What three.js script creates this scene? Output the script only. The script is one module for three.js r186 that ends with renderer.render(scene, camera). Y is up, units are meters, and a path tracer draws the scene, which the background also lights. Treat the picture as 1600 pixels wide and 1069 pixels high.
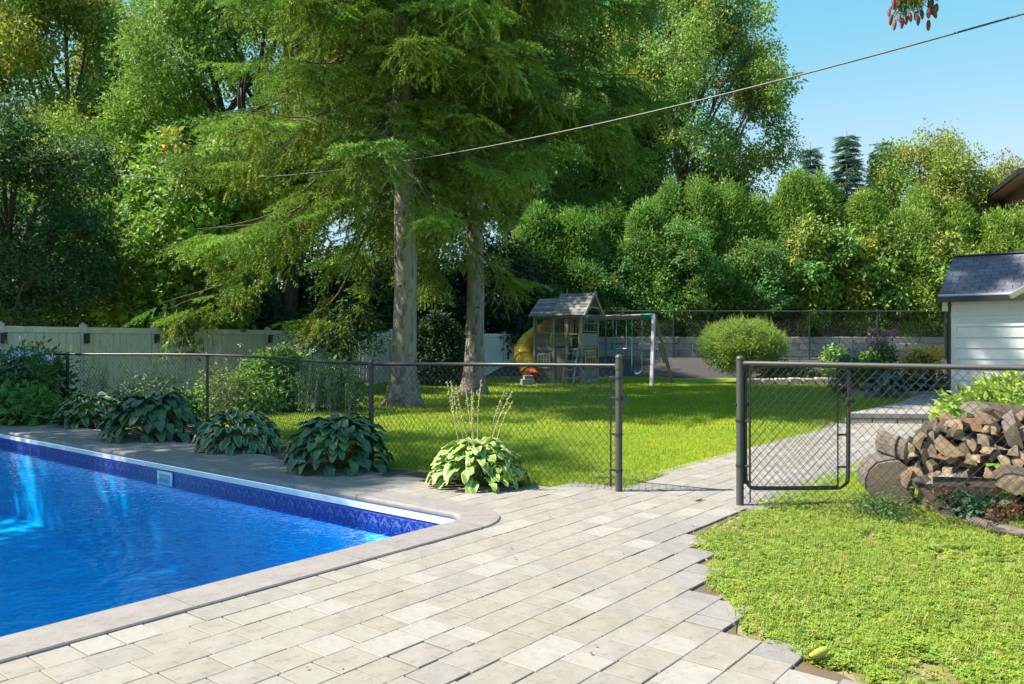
import * as THREE from 'three';
import { mergeGeometries } from 'three/addons/utils/BufferGeometryUtils.js';

// ---------------------------------------------------------------- camera, sky, sun, exposure
const scene = new THREE.Scene();
const EYE = 1.45, F = 1250;                                  // eye height (m), focal length in photo pixels
const camera = new THREE.PerspectiveCamera(2 * Math.atan(534.5 / F) * 180 / Math.PI, 1600 / 1069, 0.05, 900);
camera.position.set(0, EYE, 0);
camera.lookAt(0, EYE, -10);
camera.focus = 6.5; camera.userData.fStop = 8;
const renderer = new THREE.WebGLRenderer({ antialias: true });
renderer.toneMapping = THREE.LinearToneMapping;
renderer.toneMappingExposure = 2.75;
renderer.shadowMap.enabled = true;
const SUN = new THREE.Vector3(-1.0, 1.18, 0.06).normalize();
{
  const W = 512, H = 256, data = new Float32Array(W * H * 4);
  for (let j = 0; j < H; j++) {
    const el = ((j + 0.5) / H - 0.5) * Math.PI, up = Math.max(0, Math.sin(el));
    for (let i = 0; i < W; i++) {
      const az = ((i + 0.5) / W - 0.5) * 2 * Math.PI;
      const d = new THREE.Vector3(Math.cos(az) * Math.cos(el), Math.sin(el), Math.sin(az) * Math.cos(el));
      const k = Math.min(0.34, Math.pow(1 - up, 5)), hi = Math.max(0, up - 0.4), near = Math.pow(Math.max(0, d.dot(SUN)), 6);
      const o = (j * W + i) * 4;
      data[o] = 0.9 * (0.04 + 0.6 * k + 0.05 * hi + 0.25 * near);
      data[o + 1] = 0.9 * (0.236 + 0.33 * k - 0.1 * hi + 0.22 * near);
      data[o + 2] = 0.9 * (0.345 + 0.26 * k + 0.06 * hi + 0.14 * near);
      data[o + 3] = 1;
    }
  }
  const t = new THREE.DataTexture(data, W, H, THREE.RGBAFormat, THREE.FloatType);
  t.mapping = THREE.EquirectangularReflectionMapping; t.magFilter = THREE.LinearFilter; t.needsUpdate = true;
  scene.background = t; scene.environment = t;
}
const sun = new THREE.DirectionalLight(new THREE.Color(1, 0.93, 0.8), 5);
sun.position.copy(SUN).multiplyScalar(60).add(new THREE.Vector3(0, 0, -18));
sun.target.position.set(0, 0, -18);
sun.castShadow = true; sun.shadow.radius = 1.2; sun.shadow.mapSize.set(4096, 4096);
Object.assign(sun.shadow.camera, { left: -35, right: 35, top: 35, bottom: -35, near: 1, far: 140 });
scene.add(sun, sun.target);

// ---------------------------------------------------------------- helpers
let seedState = 7;
const seed = (s) => { seedState = s * 2654435761 >>> 0; };
const R = () => { seedState = (seedState + 0x6d2b79f5) | 0; let t = Math.imul(seedState ^ (seedState >>> 15), 1 | seedState); t = (t + Math.imul(t ^ (t >>> 7), 61 | t)) ^ t; return ((t ^ (t >>> 14)) >>> 0) / 4294967296; };
const rr = (a, b) => a + (b - a) * R();
const gauss = () => (R() + R() + R() - 1.5) / 0.75;
const V = (x, y, z) => new THREE.Vector3(x, y, z);
const rgb = (r, g, b) => new THREE.Color().setRGB(r, g, b);
const px2g = (px, py, h = 0) => { const s = (py - 535) / (EYE - h); return [(px - 800) / s, F / s]; };  // ground point [X, Z ahead]
const at = (px, py, Z) => V((px - 800) / F * Z, EYE + (535 - py) / F * Z, -Z);
const lerp = (a, b, t) => a + (b - a) * t;
const used = {};
const numbered = (n) => { const k = used[n] = (used[n] ?? -1) + 1; return k ? `${n}_${String(k).padStart(3, '0')}` : n; };
function tag(o, label, category, group, kind) {
  if (label) o.userData.label = label;
  if (category) o.userData.category = category;
  if (group) o.userData.group = group;
  if (kind) o.userData.kind = kind;
  return o;
}
function thing(name, label, category, x = 0, y = 0, z = 0, turn = 0, group) {
  const o = new THREE.Group(); o.name = numbered(name); o.position.set(x, y, z); o.rotation.y = turn; scene.add(o);
  return tag(o, label, category, group);
}
function mesh(name, geo, mat, parent) {
  const m = new THREE.Mesh(geo, mat); m.castShadow = m.receiveShadow = true;
  m.name = parent ? name : numbered(name); (parent ?? scene).add(m); return m;
}
function struct(name, geo, mat) { const m = mesh(name, geo, mat); m.userData.kind = 'structure'; return m; }
function copy(o, label) { const c = o.clone(); c.name = numbered(o.name.replace(/_\d{3}$/, '')); scene.add(c); c.userData = { ...o.userData }; if (label) c.userData.label = label; return c; }
const UP = V(0, 1, 0);

class MB {                                                    // collects shapes that form ONE mesh
  constructor() { this.p = []; this.n = []; this.u = []; this.i = []; this.c = null; this.col = null; }
  vert(x, y, z, nx, ny, nz, u, v) { this.p.push(x, y, z); this.n.push(nx, ny, nz); this.u.push(u, v); if (this.c) this.c.push(...this.col); return this.p.length / 3 - 1; }
  color(c) { if (!this.c) this.c = []; this.col = c; return this; }
  quad(a, b, c, d) {
    const n = b.clone().sub(a).cross(d.clone().sub(a)).normalize(), w = b.distanceTo(a), h = d.distanceTo(a);
    const k = this.vert(...a, ...n, 0, 0); this.vert(...b, ...n, w, 0); this.vert(...c, ...n, w, h); this.vert(...d, ...n, 0, h);
    this.i.push(k, k + 1, k + 2, k, k + 2, k + 3); return this;
  }
  tri(a, b, c) {
    const n = b.clone().sub(a).cross(c.clone().sub(a)).normalize();
    const k = this.vert(...a, ...n, 0, 0); this.vert(...b, ...n, 1, 0); this.vert(...c, ...n, 0.5, 1); this.i.push(k, k + 1, k + 2); return this;
  }
  geo(g, m) {
    const P = g.attributes.position, N = g.attributes.normal, U = g.attributes.uv, k = this.p.length / 3, v = V(), nm = new THREE.Matrix3();
    if (m) nm.getNormalMatrix(m);
    for (let j = 0; j < P.count; j++) {
      v.fromBufferAttribute(P, j); if (m) v.applyMatrix4(m); this.p.push(v.x, v.y, v.z);
      v.fromBufferAttribute(N, j); if (m) v.applyMatrix3(nm).normalize(); this.n.push(v.x, v.y, v.z);
      this.u.push(U ? U.getX(j) : 0, U ? U.getY(j) : 0); if (this.c) this.c.push(...this.col);
    }
    if (g.index) for (let j = 0; j < g.index.count; j++) this.i.push(k + g.index.getX(j)); else for (let j = 0; j < P.count; j++) this.i.push(k + j);
    return this;
  }
  box(w, h, d, x, y, z, ry = 0, rx = 0, rz = 0) {
    const m = new THREE.Matrix4().makeRotationFromEuler(new THREE.Euler(rx, ry, rz, 'YXZ')).setPosition(x, y, z);
    const g = chamfer(w, h, d); return this.geo(g, m);
  }
  bar(a, b, w, d) {                                           // square bar between two points
    const L = a.distanceTo(b), g = chamfer(w, L, d), q = new THREE.Quaternion().setFromUnitVectors(UP, b.clone().sub(a).normalize());
    return this.geo(g, new THREE.Matrix4().compose(a.clone().lerp(b, 0.5), q, V(1, 1, 1)));
  }
  seg(a, b, r0, r1 = r0, n = 8, caps = true) {
    const L = a.distanceTo(b), g = new THREE.CylinderGeometry(r1, r0, L, n, 1, !caps), q = new THREE.Quaternion().setFromUnitVectors(UP, b.clone().sub(a).normalize());
    return this.geo(g, new THREE.Matrix4().compose(a.clone().lerp(b, 0.5), q, V(1, 1, 1)));
  }
  limb(pts, rad, n = 8, vscale = 1) {                         // smooth tapered tube through points; rad(t)
    const c = new THREE.CatmullRomCurve3(pts), S = Math.max(4, pts.length * 3), L = c.getLength(), fr = c.computeFrenetFrames(S, false), k = this.p.length / 3, rz = rad(0), ru = typeof rz === 'function' ? rz(0.5) : rz;
    for (let s = 0; s <= S; s++) {
      const p = c.getPoint(s / S), r0 = rad(s / S), N = fr.normals[s], B = fr.binormals[s];
      for (let j = 0; j <= n; j++) {
        const a = j / n * 2 * Math.PI, d = N.clone().multiplyScalar(Math.cos(a)).addScaledVector(B, Math.sin(a)), r = typeof r0 === 'function' ? r0(a) : r0;
        this.vert(p.x + d.x * r, p.y + d.y * r, p.z + d.z * r, d.x, d.y, d.z, j / n * 2 * Math.PI * ru * vscale, s / S * L * vscale);
      }
    }
    for (let s = 0; s < S; s++) for (let j = 0; j < n; j++) { const a = k + s * (n + 1) + j, b = a + n + 1; this.i.push(a, a + 1, b, a + 1, b + 1, b); }
    return this;
  }
  done() {
    const g = new THREE.BufferGeometry();
    g.setAttribute('position', new THREE.Float32BufferAttribute(this.p, 3)); g.setAttribute('normal', new THREE.Float32BufferAttribute(this.n, 3)); g.setAttribute('uv', new THREE.Float32BufferAttribute(this.u, 2));
    if (this.c) g.setAttribute('color', new THREE.Float32BufferAttribute(this.c, 3));
    g.setIndex(this.i); return g;
  }
  build(name, mat, parent) { return mesh(name, this.done(), mat, parent); }
}
const chamCache = new Map();
function chamfer(w, h, d, c) {                                // box with small chamfers on every edge, uv in metres
  c ??= Math.min(0.006, w * 0.18, h * 0.18, d * 0.18);
  const key = [w, h, d, c].map((x) => x.toFixed(4)).join();
  if (chamCache.has(key)) return chamCache.get(key);
  const p = [], uv = [], X = w / 2, Y = h / 2, Z = d / 2;
  const face = (a, ...ps) => { for (let k = 1; k < ps.length - 1; k++) for (const q of [ps[0], ps[k], ps[k + 1]]) { p.push(...q); uv.push(...(a === 0 ? [q[2] + Z, q[1] + Y] : a === 1 ? [q[0] + X, q[2] + Z] : [q[0] + X, q[1] + Y])); } };
  for (const s of [-1, 1]) {
    const o = (ps) => (s > 0 ? ps : ps.reverse());
    face(0, ...o([[s * X, -Y + c, -Z + c], [s * X, Y - c, -Z + c], [s * X, Y - c, Z - c], [s * X, -Y + c, Z - c]]));
    face(1, ...o([[-X + c, s * Y, -Z + c], [-X + c, s * Y, Z - c], [X - c, s * Y, Z - c], [X - c, s * Y, -Z + c]]));
    face(2, ...o([[-X + c, -Y + c, s * Z], [X - c, -Y + c, s * Z], [X - c, Y - c, s * Z], [-X + c, Y - c, s * Z]]));
    for (const t of [-1, 1]) {
      const f = (ps, a) => face(a, ...(s * t > 0 ? ps : ps.reverse()));
      f([[s * X, t * (Y - c), Z - c], [s * X, t * (Y - c), -Z + c], [s * (X - c), t * Y, -Z + c], [s * (X - c), t * Y, Z - c]], 0);
      f([[s * X, -Y + c, t * (Z - c)], [s * X, Y - c, t * (Z - c)], [s * (X - c), Y - c, t * Z], [s * (X - c), -Y + c, t * Z]], 0);
      f([[-X + c, s * Y, t * (Z - c)], [-X + c, s * (Y - c), t * Z], [X - c, s * (Y - c), t * Z], [X - c, s * Y, t * (Z - c)]], 2);
      for (const q of [-1, 1]) { const ps = [[s * X, t * (Y - c), q * (Z - c)], [s * (X - c), t * Y, q * (Z - c)], [s * (X - c), t * (Y - c), q * Z]]; face(2, ...(s * t * q > 0 ? ps : ps.reverse())); }
    }
  }
  const g = new THREE.BufferGeometry(); g.setAttribute('position', new THREE.Float32BufferAttribute(p, 3)); g.setAttribute('uv', new THREE.Float32BufferAttribute(uv, 2)); g.computeVertexNormals();
  chamCache.set(key, g); return g;
}

// ---------------------------------------------------------------- textures and materials
function hash2(x, y, s) { let h = Math.imul(x | 0, 374761393) + Math.imul(y | 0, 668265263) + Math.imul(s, 1274126177); h = Math.imul(h ^ (h >>> 13), 1274126177); return ((h ^ (h >>> 16)) >>> 0) / 4294967296; }
function vnoise(x, y, per, s = 1) {                           // value noise with period per
  const ix = Math.floor(x), iy = Math.floor(y), fx = x - ix, fy = y - iy, u = fx * fx * (3 - 2 * fx), v = fy * fy * (3 - 2 * fy), w = (a) => ((a % per) + per) % per;
  return lerp(lerp(hash2(w(ix), w(iy), s), hash2(w(ix + 1), w(iy), s), u), lerp(hash2(w(ix), w(iy + 1), s), hash2(w(ix + 1), w(iy + 1), s), u), v);
}
function fbm(x, y, per, oct, s = 1) { let a = 0.5, t = 0, n = 0; for (let k = 0; k < oct; k++) { t += a * vnoise(x, y, per, s + k); n += a; x *= 2; y *= 2; per *= 2; a *= 0.55; } return t / n; }
function tex(size, fn, repeat = 1, srgb = false) {
  const d = new Uint8Array(size * size * 4);
  for (let j = 0; j < size; j++) for (let i = 0; i < size; i++) { const c = fn(i / size, j / size), o = (j * size + i) * 4; for (let k = 0; k < 3; k++) d[o + k] = Math.max(0, Math.min(255, (Array.isArray(c) ? c[k] : c) * 255)); d[o + 3] = 255; }
  const t = new THREE.DataTexture(d, size, size); t.wrapS = t.wrapT = THREE.RepeatWrapping; t.magFilter = THREE.LinearFilter; t.repeat.set(...[].concat(repeat, repeat).slice(0, 2)); if (srgb) t.colorSpace = THREE.SRGBColorSpace; t.needsUpdate = true; return t;
}
const rep = (t, x, y = x, ox = 0, oy = 0) => { const c = t.clone(); c.repeat.set(x, y); c.offset.set(ox, oy); c.needsUpdate = true; return c; };
const speck = tex(256, (u, v) => 0.72 + 0.28 * fbm(u * 6, v * 6, 6, 3, 3) * 1.0 + 0.1 * (hash2(u * 256, v * 256, 5) - 0.5) - (fbm(u * 20, v * 20, 20, 2, 31) > 0.72 ? 0.12 : 0), 1);
const grain = tex(256, (u, v) => 0.55 + 0.45 * fbm(u * 40, v * 3, 1000, 3, 9) * 0.9 + 0.1 * (hash2(u * 256, v * 256, 5) - 0.5), 1);
const barkT = tex(256, (u, v) => { const a = fbm(u * 14 + 2 * fbm(u * 4, v * 4, 4, 2, 8), v * 5, 5 * 14, 4, 12), b = vnoise(u * 9, v * 9, 9, 77); return 0.35 + 0.6 * a - (b > 0.82 ? 0.25 : 0) + 0.08 * (hash2(u * 256, v * 256, 15) - 0.5); }, 1);
const patchT = tex(512, (u, v) => { const a = fbm(u * 8, v * 8, 8, 5, 21), b = hash2(u * 512, v * 512, 8); return [0.55 + 0.5 * a + 0.12 * (b - 0.5), 0.6 + 0.42 * a + 0.14 * (b - 0.5), 0.5 + 0.5 * a]; }, 1);
const std = (c, o = {}) => new THREE.MeshStandardMaterial({ color: rgb(...c), roughness: 0.85, ...o });
const phy = (c, o = {}) => new THREE.MeshPhysicalMaterial({ color: rgb(...c), roughness: 0.85, ...o });
const leafMat = (o = {}) => new THREE.MeshPhysicalMaterial({ color: rgb(1, 1, 1), roughness: 0.75, transmission: 0.48, thickness: 0, side: THREE.DoubleSide, specularIntensity: 0.6, ...o });
const M = {
  lawn: std([0.17, 0.25, 0.012], { map: rep(patchT, 0.45), roughness: 1 }),
  soil: std([0.09, 0.062, 0.042], { map: rep(speck, 2.2), bumpMap: rep(speck, 2.2), bumpScale: 0.02, roughness: 1 }),
  sand: std([0.12, 0.085, 0.05], { map: rep(speck, 3), roughness: 1 }),
  dirt: std([0.28, 0.21, 0.13], { map: rep(speck, 2), bumpMap: rep(speck, 2), bumpScale: 0.01, roughness: 1 }),
  coping: std([0.224, 0.201, 0.192], { map: rep(speck, 2.5), bumpMap: rep(speck, 5), bumpScale: 0.0015, roughness: 0.75 }),
  liner: std([0.004, 0.54, 0.92], { map: rep(speck, 0.8), roughness: 0.6 }),
  track: std([0.679, 0.687, 0.696], { roughness: 0.4 }),
  white: std([0.563, 0.563, 0.555], { roughness: 0.5 }),
  black: std([0.02, 0.02, 0.022], { roughness: 0.42 }),
  wire: std([0.028, 0.028, 0.03], { roughness: 0.35 }),
  steel: std([0.1, 0.098, 0.095], { map: rep(grain, 3), roughness: 0.5, metalness: 0.35 }),
  vinyl: std([0.699, 0.653, 0.57], { map: rep(speck, 0.3), roughness: 0.55 }),
  bark: std([0.4, 0.33, 0.28], { map: rep(barkT, 0.9, 0.7), bumpMap: rep(barkT, 0.9, 0.7), bumpScale: 0.03, roughness: 1 }),
  barkDark: std([0.11, 0.09, 0.075], { map: rep(barkT, 1), bumpMap: rep(barkT, 1), bumpScale: 0.03, roughness: 1 }),
  twig: std([0.13, 0.1, 0.075], { roughness: 1 }),
  leaf: leafMat(),
  needle: leafMat({ transmission: 0.25, roughness: 0.85, specularIntensity: 0.4 }),
  grass: leafMat({ transmission: 0.35, roughness: 0.7 }),
  hosta: leafMat({ vertexColors: true, transmission: 0.2, roughness: 0.5, specularIntensity: 0.9 }),
  stem: std([0.14, 0.22, 0.05], { roughness: 0.8, side: THREE.DoubleSide }),
  cedarWood: std([0.3, 0.23, 0.17], { map: rep(grain, 1.4, 2), bumpMap: rep(grain, 1.4, 2), bumpScale: 0.003 }),
  greyWood: std([0.324, 0.297, 0.27], { map: rep(grain, 1.4, 2), bumpMap: rep(grain, 1.4, 2), bumpScale: 0.003 }),
  siding: std([0.546, 0.563, 0.58], { roughness: 0.5 }),
  shingle: std([0.16, 0.158, 0.2], { map: rep(speck, 6), bumpMap: rep(speck, 6), bumpScale: 0.004, roughness: 1 }),
  shingleB: std([0.13, 0.128, 0.165], { map: rep(speck, 6, 6, 0.3, 0.4), bumpMap: rep(speck, 6), bumpScale: 0.004, roughness: 1 }),
  concrete: std([0.259, 0.246, 0.227], { map: rep(speck, 0.9), bumpMap: rep(speck, 2), bumpScale: 0.004, roughness: 0.95 }),
  stone: std([0.38, 0.32, 0.25], { map: rep(speck, 1.5), bumpMap: rep(speck, 3), bumpScale: 0.01, roughness: 1 }),
  brick: std([0.3, 0.16, 0.14], { roughness: 1, map: rep(speck, 2) }),
  yellow: std([0.75, 0.42, 0.02], { roughness: 0.45 }),
  orange: std([0.85, 0.14, 0.02], { roughness: 0.45 }),
  glassDark: phy([0.03, 0.035, 0.04], { roughness: 0.08 }),
};
// ---------------------------------------------------------------- pool frame: a runs away along the near pool edge, b along the far edge to the left
const E1 = [0.6247, 0.7809], E2 = [-0.7809, 0.6247], C0 = [-0.333, 6.61];
const E = (a, b) => [C0[0] + a * E1[0] + b * E2[0], C0[1] + a * E1[1] + b * E2[1]];
const toE = (X, Z) => { const x = X - C0[0], z = Z - C0[1]; return [x * E1[0] + z * E1[1], x * E2[0] + z * E2[1]]; };
const EV = (a, b, y) => { const [X, Z] = E(a, b); return V(X, y, -Z); };
const EROT = Math.atan2(E1[1], E1[0]);                        // local +x of a rotated piece runs along E1
const inside = (poly, x, z) => { let c = false; for (let i = 0, j = poly.length - 1; i < poly.length; j = i++) { const [a, b] = poly[i], [d, e] = poly[j]; if ((b > z) !== (e > z) && x < (d - a) * (z - b) / (e - b) + a) c = !c; } return c; };
const POOL_A = 5.2, POOL_B = 12, RIN = 0.24, COPE = 0.335;

function poolRing(off) {                                      // ring of the pool edge, inset by off (positive = outwards)
  const pts = [], r = RIN + off, arc = (ca, cb, t0) => { for (let k = 0; k <= 6; k++) { const t = t0 + k / 6 * Math.PI / 2; pts.push([ca + r * Math.cos(t), cb - r * Math.sin(t)]); } };
  arc(-RIN, RIN, 0);                                          // visible corner
  arc(-POOL_A + RIN, RIN, Math.PI / 2); arc(-POOL_A + RIN, POOL_B - RIN, Math.PI); arc(-RIN, POOL_B - RIN, Math.PI * 1.5);
  return pts;
}
function ringShape(off) { const s = new THREE.Shape(); poolRing(off).forEach(([a, b], k) => { const [X, Z] = E(a, b); k ? s.lineTo(X, Z) : s.moveTo(X, Z); }); s.closePath(); return s; }
function flat(shape, y) { const g = new THREE.ShapeGeometry(shape, 6); g.rotateX(-Math.PI / 2); g.translate(0, y, 0); return g; }   // shape in (X, Z ahead)
const polyShape = (pts) => { const s = new THREE.Shape(); pts.forEach(([x, z], k) => (k ? s.lineTo(x, z) : s.moveTo(x, z))); s.closePath(); return s; };
function ringWall(off, y0, y1, mb = new MB()) {
  const r = poolRing(off); let u = 0;
  for (let k = 0; k < r.length; k++) { const p = r[k], q = r[(k + 1) % r.length], L = Math.hypot(p[0] - q[0], p[1] - q[1]); if (L < 1e-4) continue;
    const A = EV(...p, y0), B = EV(...q, y0), C = EV(...q, y1), D = EV(...p, y1), n = B.clone().sub(A).cross(UP).normalize();
    const b = mb.vert(...A, ...n, u, 0); mb.vert(...B, ...n, u + L, 0); mb.vert(...C, ...n, u + L, y1 - y0); mb.vert(...D, ...n, u, y1 - y0); mb.i.push(b, b + 1, b + 2, b, b + 2, b + 3); u += L; }
  return mb;
}

// ---------------------------------------------------------------- the ground
{
  const s = polyShape([[-250, -60], [250, -60], [250, 420], [-250, 420]]); s.holes.push(ringShape(0.12));
  struct('lawn', flat(s, -0.03), M.lawn);
}
const DECK = [[-2.3, 2.2], [2.2, 2.2], [1.62, 3.05], px2g(1318, 1050), px2g(1235, 1022), px2g(1150, 985), px2g(1152, 950), px2g(1108, 915), px2g(1112, 878), px2g(1080, 850), px2g(1110, 825), px2g(1168, 795), px2g(975, 762), px2g(905, 755), px2g(835, 760), px2g(700, 762), E(1.02, 1.6), E(1.1, 5), E(1.1, 11.5), E(0.12, 11.5), E(0.12, -0.12), E(-5.3, -0.12)];
const PATH = [px2g(975, 764), px2g(1070, 731), px2g(1150, 708), px2g(1225, 688), px2g(1290, 671), [5.75, 14.35], [7.9, 14.35], px2g(1440, 683), px2g(1385, 705), px2g(1330, 727), px2g(1229, 766), px2g(1160, 793)];
const paverT = [0, 1, 2, 3].map((k) => rep(speck, 2.1, 2.1, k * 0.27, k * 0.41));
const paverTints = [[0.246, 0.225, 0.194], [0.257, 0.241, 0.211], [0.237, 0.216, 0.184], [0.251, 0.231, 0.199], [0.23, 0.215, 0.193], [0.281, 0.266, 0.239], [0.242, 0.224, 0.199]];
const paverMats = paverTints.map((c, k) => std(c, { map: paverT[k % 4], bumpMap: rep(speck, 5, 5, k * 0.13, k * 0.2), bumpScale: 0.002, roughness: 0.9 }));
const greyPavers = [[0.212, 0.2, 0.194], [0.23, 0.216, 0.206]].map((c, k) => std(c, { map: paverT[k], bumpMap: rep(speck, 5, 5, k * 0.13, 0), bumpScale: 0.002, roughness: 0.9 }));
function pave(name, label, poly, a0, a1, b0, b1, sd) {
  seed(sd);
  const o = thing(name, label, null); o.userData.kind = 'structure';
  const list = [];
  for (let b = b0, j = 0; b < b1; j++) {
    const w = 0.215, bc = b + w / 2;
    for (let a = (name === 'paved_deck' && bc > -0.1 ? 0.1 + R() * 0.1 : a0 + R() * 0.3); a < a1;) {
      const L = [0.15, 0.18, 0.21, 0.235, 0.29][Math.floor(R() * 5)], ac = a + L / 2, [X, Z] = E(ac, bc);
      const inPool = ac - L / 2 < 0.03 && bc + w / 2 > -0.03;
            if ((inside(poly, X, Z) || (name === 'garden_path' && (inside(poly, ...E(ac, bc - 0.1)) || inside(poly, ...E(ac, bc + 0.1))))) && !inPool) list.push({ ac, bc, L, w, X, Z });
      a += L;
    }
    b += w;
  }
  list.sort((p, q) => p.Z - q.Z + (Math.abs(p.X) > p.Z * 0.68 + 0.2 ? 100 : 0) - (Math.abs(q.X) > q.Z * 0.68 + 0.2 ? 100 : 0));
  const rest = paverMats.map(() => []);
  list.forEach((p, k) => {
    const edge = !inside(poly, ...E(p.ac, p.bc - 0.3)) && p.bc < -0.6;
    const m = Math.floor(R() * 7), g = chamfer(p.L - rr(0.004, 0.009) - (R() < 0.05 ? 0.012 : 0), 0.05, p.w - rr(0.001, 0.005) - (R() < 0.06 ? 0.012 : 0), 0.003);
    const M4 = new THREE.Matrix4().makeRotationFromEuler(new THREE.Euler(gauss() * 0.004, EROT + gauss() * 0.006, gauss() * 0.004, 'YXZ')).setPosition(p.X, -0.025 + gauss() * 0.0015, -p.Z);
    if (k < 300) { const me = mesh('paver', g, edge ? greyPavers[m % 2] : paverMats[m], o); M4.decompose(me.position, me.quaternion, me.scale); }
    else rest[m].push(g.clone().applyMatrix4(M4));
  });
  rest.forEach((l, k) => { if (l.length) { const me = mesh('paver_field', mergeGeometries(l), paverMats[k], o); me.userData.kind = 'stuff'; } });
  return o;
}
{
  const deck = pave('paved_deck', 'pale stone paver deck around the pool', DECK, -6, 2.4, -COPE - 0.003 - 22 * 0.215, 11.6, 3);
  const s = polyShape(DECK); mesh('joint_sand', flat(s, -0.016), M.sand, deck);
  const path = pave('garden_path', 'pale paver path from the gate to the shed', PATH, 1.2, 11, -5, 0.6, 5);
  mesh('joint_sand', flat(polyShape(PATH), -0.014), M.sand, path);
  // loose edge of bare dirt beside the deck
  seed(41);
  const edge = [px2g(1100, 1069 + 160), px2g(1345, 1069), px2g(1330, 1040), px2g(1240, 1000), px2g(1180, 975), px2g(1168, 935), px2g(1140, 895), px2g(1112, 850), px2g(1165, 812), px2g(1235, 792), px2g(1420, 800), px2g(1450, 812), px2g(1300, 810), px2g(1190, 800), px2g(1150, 800)];
  struct('lawn_soil', flat(polyShape([[0.95, 2], [8, 2], [8, 6], [4.4, 8.2], [2.1, 8.0], [1.9, 7.2]]), -0.0275), std([0.2, 0.17, 0.06], { map: rep(patchT, 0.9), roughness: 1 }));
  tag(struct('dirt_edge', flat(polyShape([...edge, px2g(1060, 850), px2g(1080, 920)]), -0.024), M.dirt), 'bare dirt strip between the pavers and the clover', null);
}
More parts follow.
